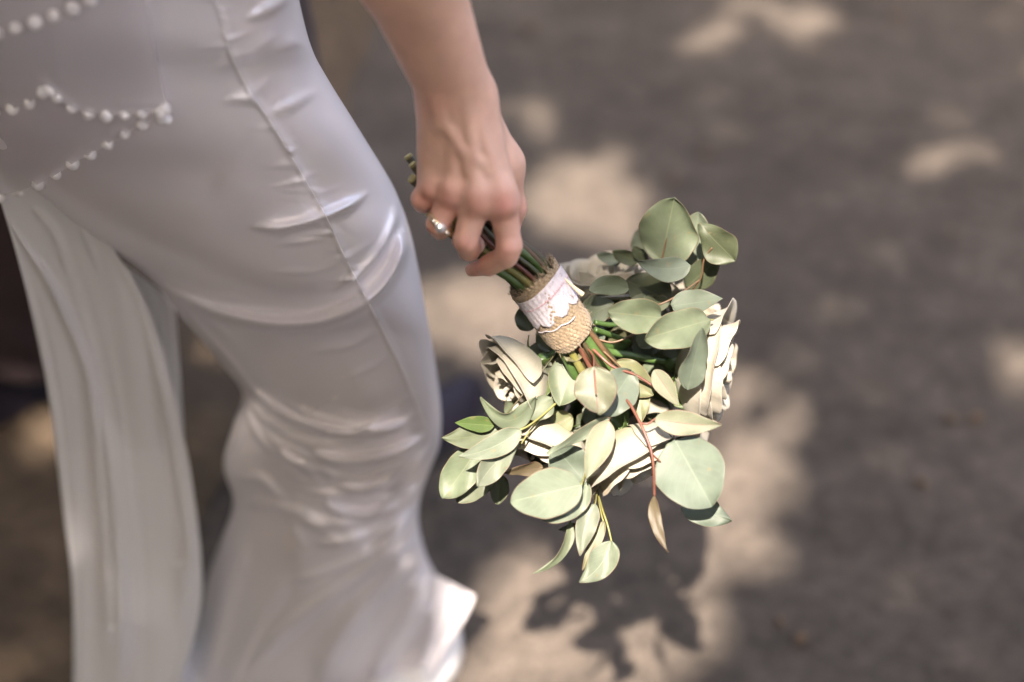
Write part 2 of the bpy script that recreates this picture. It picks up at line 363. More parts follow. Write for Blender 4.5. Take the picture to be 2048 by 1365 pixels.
for (a_, b_, c_, am) in (((862, 868), (700, 935), (520, 868), 6), ((864, 876), (720, 958), (545, 905), 6), ((858, 890), (730, 985), (575, 975), 7), ((850, 930), (740, 1040), (560, 1040), 7), ((852, 850), (700, 852), (545, 792), 5), ((845, 960), (760, 1060), (620, 1090), 6), ((838, 1000), (740, 1110), (540, 1170), 8), ((480, 790), (520, 880), (600, 925), 6), ((455, 940), (520, 960), (590, 1000), 6)):
    ST.append(([a_, ((a_[0]+b_[0])/2, (a_[1]+b_[1])/2+8), b_, ((c_[0]+b_[0])/2, (c_[1]+b_[1])/2+10), c_], 9, am))
for i in range(16):     # fine tension lines towards the knee folds
    u0, v0 = pk.uniform(560, 800), pk.uniform(820, 1000); ln = pk.uniform(60, 170)
    ST.append(([(u0+ln*.5, v0-ln*.22), (u0, v0+4), (u0-ln*.5, v0-ln*.05)], pk.uniform(4, 6), pk.uniform(1.2, 2.6)))
def skirt_grid(nr, nc):
    R = crom(ROWS, nr)
    s = np.sin(np.linspace(-1, 1, nc)*math.pi/2)               # front, denser at the edges
    U = ((R[:, 0]+R[:, 2])/2)[:, None] + ((R[:, 2]-R[:, 0])/2)[:, None]*s
    V = ((R[:, 1]+R[:, 3])/2)[:, None] + ((R[:, 3]-R[:, 1])/2)[:, None]*s
    wid = np.hypot(R[:, 2]-R[:, 0], R[:, 3]-R[:, 1])/2/F*R[:, 4]
    B = np.minimum(wid*1.0, .15)
    prof = np.power(np.clip(1-np.abs(s)**2.1, 0, 1), .5)
    D = R[:, 4][:, None] + B[:, None]*(1-prof)
    return R, s, U, V, D, B
def skirt_depth_fold(U, V, D):
    H = 1.6*relief(U, V, ST)
    H += relief(U, V, [([(260, 430), (420, 545), (560, 570), (690, 530), (780, 420)], 70, 12), ([(440, 690), (560, 780), (680, 810), (800, 760)], 60, 9), ([(420, 330), (520, 380), (640, 360)], 60, 5),
                       ([(560, 1130), (640, 1120), (740, 1060)], 70, 10), ([(500, 1000), (480, 1100)], 50, -6)])
    H += .010*vnoise(U, V, 130, 3)*np.clip((V-1050)/150, 0, 1)
    return H
nr, nc, nb = 460, 270, 40
R, s, U, V, D, B = skirt_grid(nr, nc)
H = skirt_depth_fold(U, V, D)*np.clip((1-np.abs(s))*14, .12, 1)
Pf = at(U, V, D-H)
sb = np.cos(np.linspace(0, math.pi, nb+2)[1:-1])                 # back, right to left
Ub = ((R[:, 0]+R[:, 2])/2)[:, None] + ((R[:, 2]-R[:, 0])/2)[:, None]*sb*.995
Vb = ((R[:, 1]+R[:, 3])/2)[:, None] + ((R[:, 3]-R[:, 1])/2)[:, None]*sb*.995
Db = (R[:, 4]+B)[:, None] + (B*.8)[:, None]*np.sqrt(1-sb**2)
Pb = at(Ub, Vb, Db)
P = np.concatenate([Pf, Pb], axis=1)
P[..., 2] = np.maximum(P[..., 2], .012)
gown = mesh('gown', P.reshape(-1, 3), grid_faces(nr, nc+nb, True), M['satin'], bride)
gown['label'] = 'white satin gown gathered in folds along a side seam'
kd = kdtree.KDTree(nr*nc)
uf, vf, df = U.ravel(), V.ravel(), (D-H).ravel()
for i in range(nr*nc): kd.insert((uf[i], vf[i], 0), i)
kd.balance()
def surf_d(u, v): return df[kd.find((u, v, 0))[1]]
# side seam: a raised stitched cord
sp_ = crom(SEAM, 160); sp_ = sp_[(sp_[:, 1] > -50)]
Ps = at(sp_[:, 0], sp_[:, 1], np.array([surf_d(a, b) for a, b in sp_]))
Vt, Ft = tube(Ps + nrm(Ps-CAM)*.0002, .0006, 8); mesh('side_seam', Vt, Ft, M['stitch'], gown)

# hip overlay of sheer fabric with beaded edges
def overlay(name, bottom, top, off, nrow=40, ncol=90):
    b = crom(bottom, ncol); t = crom(top, ncol); q = np.linspace(0, 1, nrow)[:, None, None]
    G = t[None]*(1-q) + b[None]*q
    Uo, Vo = G[..., 0], G[..., 1]
    Do = np.array([surf_d(a, c) for a, c in zip(Uo.ravel(), Vo.ravel())]).reshape(Uo.shape)
    ker = np.ones(9)/9
    for ax in (0, 1):
        Do = np.apply_along_axis(lambda z: np.convolve(np.pad(z, 4, 'edge'), ker, 'valid'), ax, Do)
    o = mesh(name, at(Uo, Vo, Do-off).reshape(-1, 3), grid_faces(nrow, ncol), M['sheer'], gown)
    return o
CH_A = [(-60, 85), (0, 66), (55, 50), (105, 33), (150, 15), (190, -8)]
CH_B = [(-60, 236), (0, 222), (50, 212), (80, 190), (100, 180), (125, 205), (170, 226), (220, 232), (270, 228), (335, 226)]
CH_C = [(-90, 425), (-30, 405), (25, 388), (70, 372), (108, 352), (145, 328), (182, 308), (220, 286), (255, 265), (290, 248), (335, 232)]
overlay('hip_overlay', CH_C, [(-150, -160), (-60, -160), (60, -170), (160, -170), (260, -180)], .012)
overlay('hip_overlay', CH_B, [(-150, -165), (-60, -165), (60, -175), (160, -175), (255, -185)], .018)
ico_v, ico_f = None, None
def uvsphere(r, nlat=7, nlon=10):
    Vv = [(0, 0, r)]; Fc = []
    for i in range(1, nlat):
        a = math.pi*i/nlat
        for j in range(nlon):
            b = 2*math.pi*j/nlon; Vv.append((r*math.sin(a)*math.cos(b), r*math.sin(a)*math.sin(b), r*math.cos(a)))
    Vv.append((0, 0, -r)); e = len(Vv)-1
    for j in range(nlon):
        k = (j+1) % nlon; Fc.append((0, 1+j, 1+k)); Fc.append((e, e-nlon+k, e-nlon+j))
        for i in range(nlat-2): Fc.append((1+i*nlon+j, 1+(i+1)*nlon+j, 1+(i+1)*nlon+k, 1+i*nlon+k))
    return np.array(Vv), Fc
bv, bf = uvsphere(1.0)
bead0 = None
def bead(u, v, r, off):
    global bead0
    if bead0 is None: bead0 = mesh('bead', bv, bf, M['pearl'], gown); o = bead0
    else:
        o = bead0.copy(); col.objects.link(o); o.parent = gown
    p = at(u, v, surf_d(u, v)-off); o.location = p; o.scale = (r, r, r)
def string(chain, step, r, off):
    c = crom(chain, 300); L = np.r_[0, np.cumsum(np.linalg.norm(np.diff(c, axis=0), axis=1))]
    for q in np.arange(step*.4, L[-1], step):
        u = np.interp(q, L, c[:, 0]); v = np.interp(q, L, c[:, 1])
        if u > -40: bead(u, v, r*random.uniform(1.05, 1.35), off)
string(CH_A, 40, .0044, .020); string(CH_B, 36, .0043, .020); string(CH_C, 40, .0045, .014)
bead(328, 218, .0056, .018); bead(332, 240, .0050, .016); bead(98, 180, .0054, .020)

# the train hanging from the back of the hip
def train(name, Lc, Rc, d0, strokes, nr=300, nc=110):
    L = crom(Lc, nr); Rr = crom(Rc, nr); q = np.linspace(0, 1, nc)
    Ut = L[:, :1] + (Rr[:, :1]-L[:, :1])*q; Vt_ = L[:, 1:2] + (Rr[:, 1:2]-L[:, 1:2])*q
    a = PITCH + np.arctan((Vt_-682.5)/F)
    y = d0 - .06*np.clip((Vt_-900)/500, 0, 1)
    Dt = y/np.cos(a)*np.cos(a-PITCH)
    fo = (9.0*q + .9*np.sin(q*5.1) + .5*np.sin(q*13))[None] + .35*np.sin(Vt_/170+3*q[None])
    Ht = .0014*np.sin(fo*2*math.pi*.55+1)*np.clip((Vt_-450)/300, 0, 1) + .0004*np.sin(fo*2*math.pi*1.3)*np.clip((Vt_-600)/300, 0, 1) + relief(Ut, Vt_, strokes) + .005*vnoise(Ut, Vt_/4, 120, 12)
    Pt = at(Ut, Vt_, Dt-Ht); Pt[..., 2] = np.maximum(Pt[..., 2], .015)
    o = mesh(name, Pt.reshape(-1, 3), grid_faces(nr, nc), M['train'], gown)
    md = o.modifiers.new('thickness', 'SOLIDIFY'); md.thickness = .0012; md.offset = 0
    return o
train('train_panel', [(-30, 318), (0, 400), (32, 505), (62, 622), (92, 762), (112, 900), (127, 1020), (143, 1150), (148, 1260), (148, 1385), (148, 1500)],
      [(100, 380), (200, 470), (268, 562), (312, 660), (346, 780), (373, 900), (389, 1000), (401, 1100), (403, 1190), (386, 1280), (355, 1385), (330, 1500)], 1.025,
      [([(5, 415), (45, 485), (90, 555), (132, 640), (172, 740), (188, 850), (196, 950), (207, 1080), (213, 1200), (215, 1400)], 9, 13),
       ([(196, 800), (226, 950), (238, 1100), (243, 1250), (240, 1400)], 26, 20), ([(150, 430), (185, 510), (205, 560)], 8, 3), ([(230, 540), (262, 700), (285, 900), (305, 1100), (312, 1400)], 34, 6),
       ([(290, 640), (330, 800), (358, 960), (374, 1120), (360, 1300)], 18, 10), ([(70, 620), (100, 800), (135, 1000), (160, 1400)], 26, 3), ([(60, 410), (110, 470), (140, 560)], 10, 4)])
train('train_panel', [(60, 390), (120, 480), (170, 600), (200, 750), (210, 900), (215, 1050), (215, 1200), (215, 1340)],
      [(330, 590), (349, 620), (357, 700), (362, 780), (366, 860), (370, 950), (372, 1100), (372, 1330)], 1.09,
      [([(320, 600), (335, 800), (345, 1000)], 14, 6), ([(290, 600), (300, 800), (305, 1000)], 14, 5)])

# white pointed shoe under the hem
def shoe(toe, heading, length, width, height, mat, parent, name='shoe', heel=.06, point=.3):
    hd = nrm(np.array([heading[0], heading[1], 0])); sd = np.array([hd[1], -hd[0], 0])
    nl, ns = 26, 18; Vs = []
    for i in range(nl):
        t = i/(nl-1)                                    # 0 heel .. 1 toe
        wv = width/2*(.62+.38*math.sin(min(1, t/.68)*math.pi/2)) * (1 if t < .68 else max(.02, (1-((t-.68)/.32)**(1.5+point)))**(.5+point*.9))
        wv *= min(1, (t/.05+.35))**.5
        hh = height*(1-.62*max(0, (t-.15)/.85)**.7) if t > .15 else height
        hh = max(hh*(1 if t < .9 else math.sqrt(max(0, 1-((t-.9)/.1)**2))*.7+.3), .008)
        lift = heel*max(0, 1-t/.62)**1.3
        c = np.array([*toe[:2], 0.0]) - hd*length*(1-t)
        for j in range(ns):
            a = 2*math.pi*j/ns
            x = math.cos(a); z = math.sin(a)
            zz = .004+lift + (hh*(z if z > 0 else 0))*(abs(z)**.1) if z > 0 else .004+lift-.002*abs(z)
            Vs.append(c + sd*wv*x*(1-.25*max(0, z)) + np.array([0, 0, zz]))
    Fc = grid_faces(nl, ns, True); Fc += [tuple(reversed(range(ns))), tuple((nl-1)*ns+j for j in range(ns))]
    o = mesh(name, Vs, Fc, mat, parent)
    if heel > .03:
        hb = np.array([*toe[:2], 0.0]) - hd*length*.94
        v_, f_ = tube([hb+[0, 0, .001], hb+[0, 0, .03], hb+[0, 0, heel+.01]], [.006, .007, .02], 10); mesh('heel', v_, f_, mat, o)
    else:
        Vk = []; 
        for i in range(nl):
            for j, (sx, z) in enumerate(((-1, .001), (1, .001), (1, .012), (-1, .012))):
                b = np.array(Vs[i*ns:(i+1)*ns]); ce = b.mean(0); wv = abs((b-ce) @ sd).max()+.004
                Vk.append(np.array([ce[0], ce[1], z]) + sd*sx*wv)
        mesh('sole', Vk, grid_faces(nl, 4, True)+[(3, 2, 1, 0), tuple((nl-1)*4+j for j in range(4))], M['sole'], o)
    return o
nh, mh = 40, 30; ga_ = crom([(872, 1150), (868, 1210), (858, 1280), (846, 1365)], nh); gb_ = crom([(950, 1192), (938, 1222), (908, 1275), (868, 1345)], nh); qh = np.linspace(0, 1, mh)
Uh = ga_[:, :1]+(gb_[:, :1]-ga_[:, :1])*qh; Vh_ = ga_[:, 1:]+(gb_[:, 1:]-ga_[:, 1:])*qh
Dh = np.linspace(1.66, 1.70, nh)[:, None] + .03*qh[None] - .010*np.sin(qh*12+Vh_/45)*qh
hf = mesh('hem_flare', at(Uh, Vh_, Dh).reshape(-1, 3), grid_faces(nh, mh), M['satin'], gown); hf.modifiers.new('t', 'SOLIDIFY').thickness = .0008
tp = ground_at(915, 1235, .012)
shoe(tp, (.50, .86), .25, .085, .06, M['shoe'], bride, 'shoe', heel=.06, point=.5)

# ------------------------------------------------------------------ arm and hand: one continuous surface from a distance field
def cs(u, v, d): return np.array([(u-1024)/F*d, -(v-682.5)/F*d, d])
HV = .0013
lo = np.array([-.22, .02, .80]); hi = np.array([.035, .42, 1.16])
lo[1] = -( 600-682.5)/F*1.1*-1 if False else .03
shape = np.ceil((hi-lo)/HV).astype(int)
FIELD = np.full(shape, .03, np.float32)
ax_ = [lo[i]+HV*np.arange(shape[i]) for i in range(3)]
def rcone(a, ra, b, rb, k):
    """blend a tapered capsule into FIELD with smooth-min width k"""
    a = np.array(a); b = np.array(b); m = max(ra, rb)+.025
    i0 = np.clip(np.floor((np.minimum(a, b)-m-lo)/HV).astype(int), 0, shape); i1 = np.clip(np.ceil((np.maximum(a, b)+m-lo)/HV).astype(int), 0, shape)
    if (i1 <= i0).any(): return
    X = ax_[0][i0[0]:i1[0]][:, None, None]; Y = ax_[1][i0[1]:i1[1]][None, :, None]; Z = ax_[2][i0[2]:i1[2]][None, None, :]
    ab = b-a; l2 = ab @ ab + 1e-12
    t = np.clip(((X-a[0])*ab[0] + (Y-a[1])*ab[1] + (Z-a[2])*ab[2])/l2, 0, 1)
    d = np.sqrt((X-a[0]-t*ab[0])**2 + (Y-a[1]-t*ab[1])**2 + (Z-a[2]-t*ab[2])**2) - (ra+(rb-ra)*t)
    S = FIELD[i0[0]:i1[0], i0[1]:i1[1], i0[2]:i1[2]]
    h = np.clip(.5+.5*(S-d)/k, 0, 1)
    S[...] = S*(1-h) + d*h - k*h*(1-h)
def C(a, ra, b, rb, k=.01):   # (u,v,d) points, radii in photograph pixels
    rcone(cs(*a), ra*a[2]/F, cs(*b), rb*b[2]/F, k)
# forearm
C((775, -40, .995), 58, (884, 195, 1.055), 43, .012); C((862, -40, .985), 64, (937, 195, 1.05), 44, .012); C((820, -40, .985), 66, (912, 160, 1.048), 46, .02)
C((775, -40, .995), 58, (655, -320, .935), 64, .012); C((862, -40, .985), 64, (745, -320, .92), 72, .012)
C((690, -330, .925), 92, (640, -620, .90), 108, .02)
# back of the hand
dW = 1.052
MC = {'pinky': ((874, 200, 1.062), (866, 368, 1.080)), 'ring': ((897, 195, 1.055), (902, 388, 1.072)), 'middle': ((925, 192, 1.05), (952, 398, 1.066)), 'index': ((947, 195, 1.052), (1004, 398, 1.068))}
for nme, rw, rk in (('pinky', 38, 31), ('ring', 40, 33), ('middle', 42, 35), ('index', 40, 34)):
    C(MC[nme][0], rw, MC[nme][1], rk, .014)
C((885, 215, 1.075), 40, (880, 360, 1.095), 36, .014)
# thumb side: base of the thumb and the thumb behind the stems
C((945, 205, 1.07), 40, (1002, 330, 1.098), 44, .016); C((1002, 330, 1.098), 40, (1022, 415, 1.115), 30, .012); C((1022, 415, 1.115), 29, (1012, 478, 1.135), 24, .006)
# wrist bone, tendons and knuckles
C((928, 150, 1.040), 26, (915, 185, 1.043), 22, .012); C((868, 120, 1.030), 10, (884, 250, 1.046), 10, .009)
C((935, 215, 1.036), 7, (955, 380, 1.050), 8, .007); C((950, 225, 1.040), 6, (1000, 375, 1.053), 8, .007); C((915, 225, 1.040), 6, (905, 370, 1.056), 8, .007)
C((950, 392, 1.053), 19, (954, 408, 1.054), 18, .016); C((1004, 394, 1.056), 20, (1010, 412, 1.057), 19, .016); C((900, 384, 1.057), 17, (898, 396, 1.058), 16, .010); C((864, 370, 1.066), 15, (858, 380, 1.066), 15, .010)
# veins over the back of the hand
for pl in ([(880, 215, 1.0415), (900, 262, 1.0425), (925, 300, 1.0445), (938, 345, 1.0475)], [(925, 300, 1.0445), (960, 325, 1.0465), (975, 345, 1.049)]):
    for a, b in zip(pl[:-1], pl[1:]): C(a, 4.5, b, 4.5, .006)
# fingers
KF = .0016
C((1004, 400, 1.066), 31, (1019, 492, 1.074), 25, .004); C((1019, 492, 1.074), 25, (1012, 512, 1.077), 25, .003); C((1012, 513, 1.077), 23, (978, 531, 1.092), 22, KF); C((978, 531, 1.092), 20, (944, 540, 1.110), 14, KF); C((1016, 498, 1.0695), 20, (1014, 506, 1.071), 19, .004)
C((953, 402, 1.064), 30, (931, 481, 1.068), 25.5, .004); C((931, 481, 1.068), 25.5, (938, 500, 1.090), 23, KF); C((938, 500, 1.090), 22, (962, 478, 1.118), 20, KF)
C((903, 394, 1.069), 27, (876, 448, 1.073), 24, .003); C((876, 448, 1.073), 24, (880, 458, 1.094), 22, KF); C((880, 458, 1.094), 21, (905, 440, 1.120), 19, KF)
C((866, 372, 1.077), 28, (845, 398, 1.077), 23.5, .003); C((845, 398, 1.077), 23.5, (846, 406, 1.095), 21, KF); C((846, 406, 1.095), 19, (868, 392, 1.118), 17, KF)
def surface_nets(A):
    neg = A < 0; nx, ny, nz = A.shape
    c = neg[:-1, :-1, :-1].astype(np.int8)
    for dx, dy, dz in [(1,0,0),(0,1,0),(0,0,1),(1,1,0),(1,0,1),(0,1,1),(1,1,1)]:
        c = c + neg[dx:nx-1+dx, dy:ny-1+dy, dz:nz-1+dz]
    I = np.argwhere((c > 0) & (c < 8)); idx = -np.ones(c.shape, np.int64); idx[I[:, 0], I[:, 1], I[:, 2]] = np.arange(len(I))
    acc = np.zeros((len(I), 3)); cnt = np.zeros(len(I))
    cor = [(x, y, z) for x in (0, 1) for y in (0, 1) for z in (0, 1)]
    for p in cor:
        for ax in range(3):
            if p[ax] == 1: continue
            q = list(p); q[ax] = 1
            f0 = A[I[:, 0]+p[0], I[:, 1]+p[1], I[:, 2]+p[2]]; f1 = A[I[:, 0]+q[0], I[:, 1]+q[1], I[:, 2]+q[2]]
            m = (f0 < 0) != (f1 < 0); t = np.where(m, f0/(f0-f1+1e-12), 0)
            pt = np.array(p, float)[None] + np.zeros((len(I), 3)); pt[:, ax] += t
            acc[m] += pt[m]; cnt[m] += 1
    Vv = I + acc/cnt[:, None]; Q = []
    for ax in range(3):
        a, b = (ax+1) % 3, (ax+2) % 3
        s0 = [slice(1, -1)]*3; s0[ax] = slice(0, -1); s1 = list(s0); s1[ax] = slice(1, None)
        f0 = neg[tuple(s0)]; f1 = neg[tuple(s1)]
        E = np.argwhere(f0 != f1); fl = f0[E[:, 0], E[:, 1], E[:, 2]]
        off = np.ones(3, int); off[ax] = 0; E = E + off
        def cell(da, db):
            X = E.copy(); X[:, a] -= da; X[:, b] -= db; return idx[X[:, 0], X[:, 1], X[:, 2]]
        q = np.stack([cell(1, 1), cell(0, 1), cell(0, 0), cell(1, 0)], 1)
        q[~fl] = q[~fl][:, ::-1]; Q.append(q)
    Q = np.concatenate(Q); Q = Q[(Q >= 0).all(1)]
    return Vv, Q
FIELD[:, -1, :] = .03
Vh, Qh = surface_nets(FIELD)
for _ in range(2):          # light smoothing
    A = np.zeros_like(Vh); Cn = np.zeros(len(Vh))
    for i in range(4):
        a, b = Qh[:, i], Qh[:, (i+1) % 4]
        np.add.at(A, a, Vh[b]); np.add.at(Cn, a, 1); np.add.at(A, b, Vh[a]); np.add.at(Cn, b, 1)
    Vh = Vh*.5 + .5*A/Cn[:, None]
Lc = lo + Vh*HV
Wc = CAM + Lc[:, :1]*RT + Lc[:, 1:2]*UP + Lc[:, 2:3]*FW
body = mesh('body', Wc, Qh[:, ::-1], M['skin'], bride); body['label'] = 'bare forearm and hand, fingers closed round the stems'
# flushed knuckles and fingers
uu, vv, dd = px(Wc); fl = np.zeros(len(Wc))
for cu, cv, r, a in ((1008, 412, 34, .75), (955, 412, 30, .55), (890, 405, 34, .6), (850, 400, 30, .7), (1030, 420, 40, .45), (1015, 500, 40, .45), (955, 540, 35, .6), (930, 495, 35, .5), (870, 455, 30, .5), (870, 210, 30, .25)):
    fl = np.maximum(fl, a*np.exp(-((uu-cu)**2+(vv-cv)**2)/r**2))
at_ = body.data.attributes.new('flush', 'FLOAT', 'POINT'); at_.data.foreach_set('value', fl)
# ring with stones
rc = cs(884, 446, 1.072); ra = nrm(cs(878, 452, 1.073)-cs(903, 394, 1.069)); ra = nrm(ra*.8 + np.array([-.45, -.1, .1]))
r1 = nrm(np.cross(ra, [0, 0, 1.0])); r2 = np.cross(ra, r1)
tow = lambda p: CAM + p[0]*RT + p[1]*UP + p[2]*FW
def band(off, R_, r_):
    return tube(np.array([tow(rc + ra*off + R_*(math.cos(t)*r1 + math.sin(t)*r2)) for t in np.linspace(0, 2*math.pi, 41)]), r_, 8, False)
Vr, Fr = band(0, .0113, .0011); ring = mesh('ring', Vr, Fr, M['gold'], bride)
Vr, Fr = band(.0026, .0113, .0008); mesh('ring_band', Vr, Fr, M['gold'], ring)
for i, t in enumerate(np.linspace(-.5, .5, 5)):
    base_t = math.atan2(np.dot([0, -.35, -1.0], r2), np.dot([0, -.35, -1.0], r1)) + t*1.1
    p = rc + ra*.0012 + .0128*(math.cos(base_t)*r1 + math.sin(base_t)*r2)
    gm = mesh('gem', bv, [f for f in bf], M['gem'], ring, smooth=False); gm.location = tow(p); q = .0040 if i == 2 else .0013; gm.scale = (q, q, q)

# ------------------------------------------------------------------ the bouquet
bq = empty('bouquet', (0, 0, 0), 'bridal bouquet of ivory roses and eucalyptus held upside down', 'bouquet')
AX = np.array([(822, 335, 1.100), (900, 410, 1.107), (985, 490, 1.115), (1066, 556, 1.124), (1142, 668, 1.146), (1205, 770, 1.185), (1240, 830, 1.21)])
AXW = at(AX[:, 0], AX[:, 1], AX[:, 2])
axis = crom(AXW, 120)
axT = nrm(np.gradient(axis, axis=0)); axX = nrm(np.cross(axT, -FW)); axY = np.cross(axX, axT)   # axY roughly towards the camera
def along(t, x, y):
    i = t*119; j = int(np.clip(math.floor(i), 0, 118)); f = i-j
    g_ = lambda A: A[j]*(1-f)+A[j+1]*f
    return g_(axis) + x*g_(axX) + y*g_(axY)
# thick stems in the hand
stems = [  # x, y offsets in mm, radius mm, start, material
 (-10, 9, 4.4, .30, 'st_green'), (8, 11, 3.2, .05, 'st_yel'), (14, 6, 3.8, .05, 'st_green'), (1, 14, 1.8, .05, 'st_red'), (-16, 4, 3.2, .01, 'st_dark'), (-3, 8, 2.6, .03, 'st_brown'),
 (4, -2, 4.2, .02, 'st_dark'), (-9, -6, 4.0, .0, 'st_dark'), (12, -8, 4.0, .04, 'st_green'), (-1, -13, 3.6, .05, 'st_brown'), (17, -1, 2.4, .0, 'st_dark'), (-14, 11, 2.2, .02, 'st_brown'), (5, 6, 3.0, .0, 'st_dark'), (-5, 14, 2.0, .1, 'st_dark')]
for (x, y, r, st, m) in stems:
    st = max(st, .14); ts = np.linspace(st, .80, 24)
    Pp = []
    for t in ts:
        e = 1 + .25*max(0, (.30-t)/.3) + max(0, (t-.66)*2.0)
        e *= .86
        Pp.append(along(t, x*.001*e + .0012*math.sin(t*17+x), y*.001*e + .0012*math.cos(t*13+y)))
    Vt, Ft = tube(Pp, [r*.001*(1+.06*math.sin(i*2.1+x)) for i in range(24)], 12, True)
    o = mesh('stem', Vt, Ft, M[m], bq)
    if st < .2:
        d_ = nrm(np.array(Pp[1])-np.array(Pp[0]))
        Vc, Fc_ = tube([np.array(Pp[0])-d_*.0012, np.array(Pp[0])+d_*.0006], [r*.00094, r*.00101], 12); mesh('cut_end', Vc, Fc_, M['st_cut'], o, smooth=False)
# a few stem ends that stick out above the little finger
for (u, v, d, u2, v2, d2, r) in ((817, 314, 1.099, 880, 395, 1.112, 3.4), (826, 330, 1.093, 880, 400, 1.108, 3.2), (824, 358, 1.096, 880, 405, 1.112, 3.8)):
    Pp = [at(u, v, d), at((u+u2)/2, (v+v2)/2, (d+d2)/2), at(u2, v2, d2)]
    Vt, Ft = tube(Pp, r*.001, 12); o = mesh('stem', Vt, Ft, M['st_dark'], bq)
    d_ = nrm(Pp[1]-Pp[0]); Vc, Fc_ = tube([Pp[0]-d_*.0014, Pp[0]+d_*.0008], [r*.00092, r*.00102], 12); mesh('cut_end', Vc, Fc_, M['st_cut'], o, smooth=False)

# burlap wrap: woven relief as geometry, ragged top
T0, T1 = .497, .672; RW = .0198
nt_, na_ = 180, 520
Vb_ = []; UVb = []; WV = []
for i in range(nt_):
    q = i/(nt_-1)
    for j in range(na_):
        a = 2*math.pi*j/na_
        top = T0 + .004*math.sin(3*a+1) + .0035*math.sin(11*a)*.6 + .002*math.sin(29*a)
        bot = T1 + .004*math.sin(2*a)
        t = top + (bot-top)*q
        nw, nl_ = 72, 26
        wA = math.sin(a*nw/2*1.0); wT = math.sin(q*math.pi*nl_)
        over = math.sin(a*nw/2)*math.sin(q*math.pi*nl_)
        relf = (.0006*(abs(wA)**.7*.5 + abs(wT)**.7*.5) + .0004*over)*(.8+.4*math.sin(a*7+q*11))
        WV.append(.85*max(0, 1-(abs(wA)+abs(wT))/.75))  # gaps between threads painted darker, standing in for the shade inside them
        r = RW*(1.0 - .05*q + .06*max(0, .12-q)/.12) + relf + .0006*math.sin(2*a+.6) + .0005*math.sin(5*a+q*3)
        if q > .9: r -= (q-.9)*.02
        Vb_.append(along(t, r*math.cos(a), r*math.sin(a))); UVb.append((j/na_, q))
wrap = mesh('burlap_wrap', Vb_, grid_faces(nt_, na_, True), M['burlap'], bq, uv=UVb)
wa = wrap.data.attributes.new('weave_gap_shade', 'FLOAT', 'POINT'); wa.data.foreach_set('value', WV)
md = wrap.modifiers.new('t', 'SOLIDIFY'); md.thickness = .0012; md.offset = -1
# loose fibres at the torn edge
fib = []
for _ in range(150):
    a = random.uniform(0, 2*math.pi); t0 = T0 + random.uniform(-.001, .006); r = RW*1.03
    p0 = along(t0, r*math.cos(a), r*math.sin(a)); da = random.uniform(-.2, .2); ln = random.uniform(.006, .024)
    p1 = along(t0-ln*.6, (r+random.uniform(-.001, .002))*math.cos(a+da*.5), r*math.sin(a+da*.5)); p2 = along(t0-ln, (r+random.uniform(-.003, .004))*math.cos(a+da), (r+random.uniform(-.002, .003))*math.sin(a+da))
    fib.append(tube([p0, p1, p2], [.00035, .00028, .00012], 4))
for _ in range(60):
    a = random.uniform(0, 2*math.pi); t0 = random.uniform(T0+.02, T1); r = RW*.99+.0008
    p0 = along(t0, r*math.cos(a), r*math.sin(a)); r2_ = r+random.uniform(.0008, .004); da = random.uniform(-.25, .25)
    fib.append(tube([p0, along(t0+random.uniform(-.015, .015), r2_*math.cos(a+da/2), r2_*math.sin(a+da/2)), along(t0+random.uniform(-.03, .03), r2_*math.cos(a+da), r2_*math.sin(a+da))], [.0002, .00018, .0001], 4))
Vt, Ft = join(fib); o = mesh('loose_fibre', Vt, Ft, M['burlap'], wrap); o['kind'] = 'stuff'
# lace ribbon with scalloped lower edge
def lace(t0, t1, rr, scal, a0, a1, name='lace_ribbon'):
    Vl = []; UVl = []; n1, n2 = 26, 260
    for i in range(n1):
        q = i/(n1-1)
        for j in range(n2):
            a = a0 + (a1-a0)*j/(n2-1)
            sc_ = abs(math.sin(a*4.5))**.6*scal
            t = t0 + .004*math.sin(a*2) + (t1-t0+sc_)*q
            r = rr*(1-.04*q) + .00035*math.sin(a*31+q*9)*math.sin(q*14) + .0003*math.sin(a*3) + .0006*math.sin(2*a+.6)
            Vl.append(along(t, r*math.cos(a), r*math.sin(a))); UVl.append(((a-a0)/(2*math.pi), q*.28))
    o = mesh(name, Vl, grid_faces(n1, n2), M['lace'], bq, uv=UVl)
    md = o.modifiers.new('t', 'SOLIDIFY'); md.thickness = .0003; return o
lc = lace(T0+.021, T0+.085, RW+.0026, .018, -.5, math.pi*2-.6)
lc['label'] = 'white lace ribbon with scalloped edge wound round the burlap'
for tq in (.050, .093):
    Pp = [along(T0+tq+.004*math.sin(a*2), (RW*.985+.0031+.0006*math.sin(2*a+.6))*math.cos(a), (RW*.985+.0031+.0006*math.sin(2*a+.6))*math.sin(a)) for a in np.linspace(0, 2*math.pi, 140)]
    if tq < .06: Vt, Ft = tube(Pp, [.00035+.0002*math.sin(i*2.2) for i in range(140)], 5, False); mesh('lace_thread', Vt, Ft, M['thread'], lc)
Pp = [along(T0+.113+.004*abs(math.sin(a*4.5)), (RW*.975+.0024)*math.cos(a), (RW*.975+.0024)*math.sin(a)) for a in np.linspace(.0, 2.0, 60)]
Vt, Ft = tube(Pp, .0005, 5); mesh('lace_edge', Vt, Ft, M['lace'], lc)
# twine tail at the side
Pp = crom([at(1128, 556, 1.118), at(1148, 575, 1.115), at(1166, 590, 1.116)], 10); Vt, Ft = tube(Pp, np.linspace(.0006, .0022, 10), 7); mesh('twine_tail', Vt, Ft, M['twine'], bq)

def stem(pts, r, m, r2=None):
    P_ = np.array(pts, float); W_ = crom(at(P_[:, 0], P_[:, 1], P_[:, 2]), 8*len(P_))
    Vt, Ft = tube(W_, np.linspace(r, r2 or r*.8, len(W_))*.001, 7); return mesh('stem', Vt, Ft, M[m], bq)

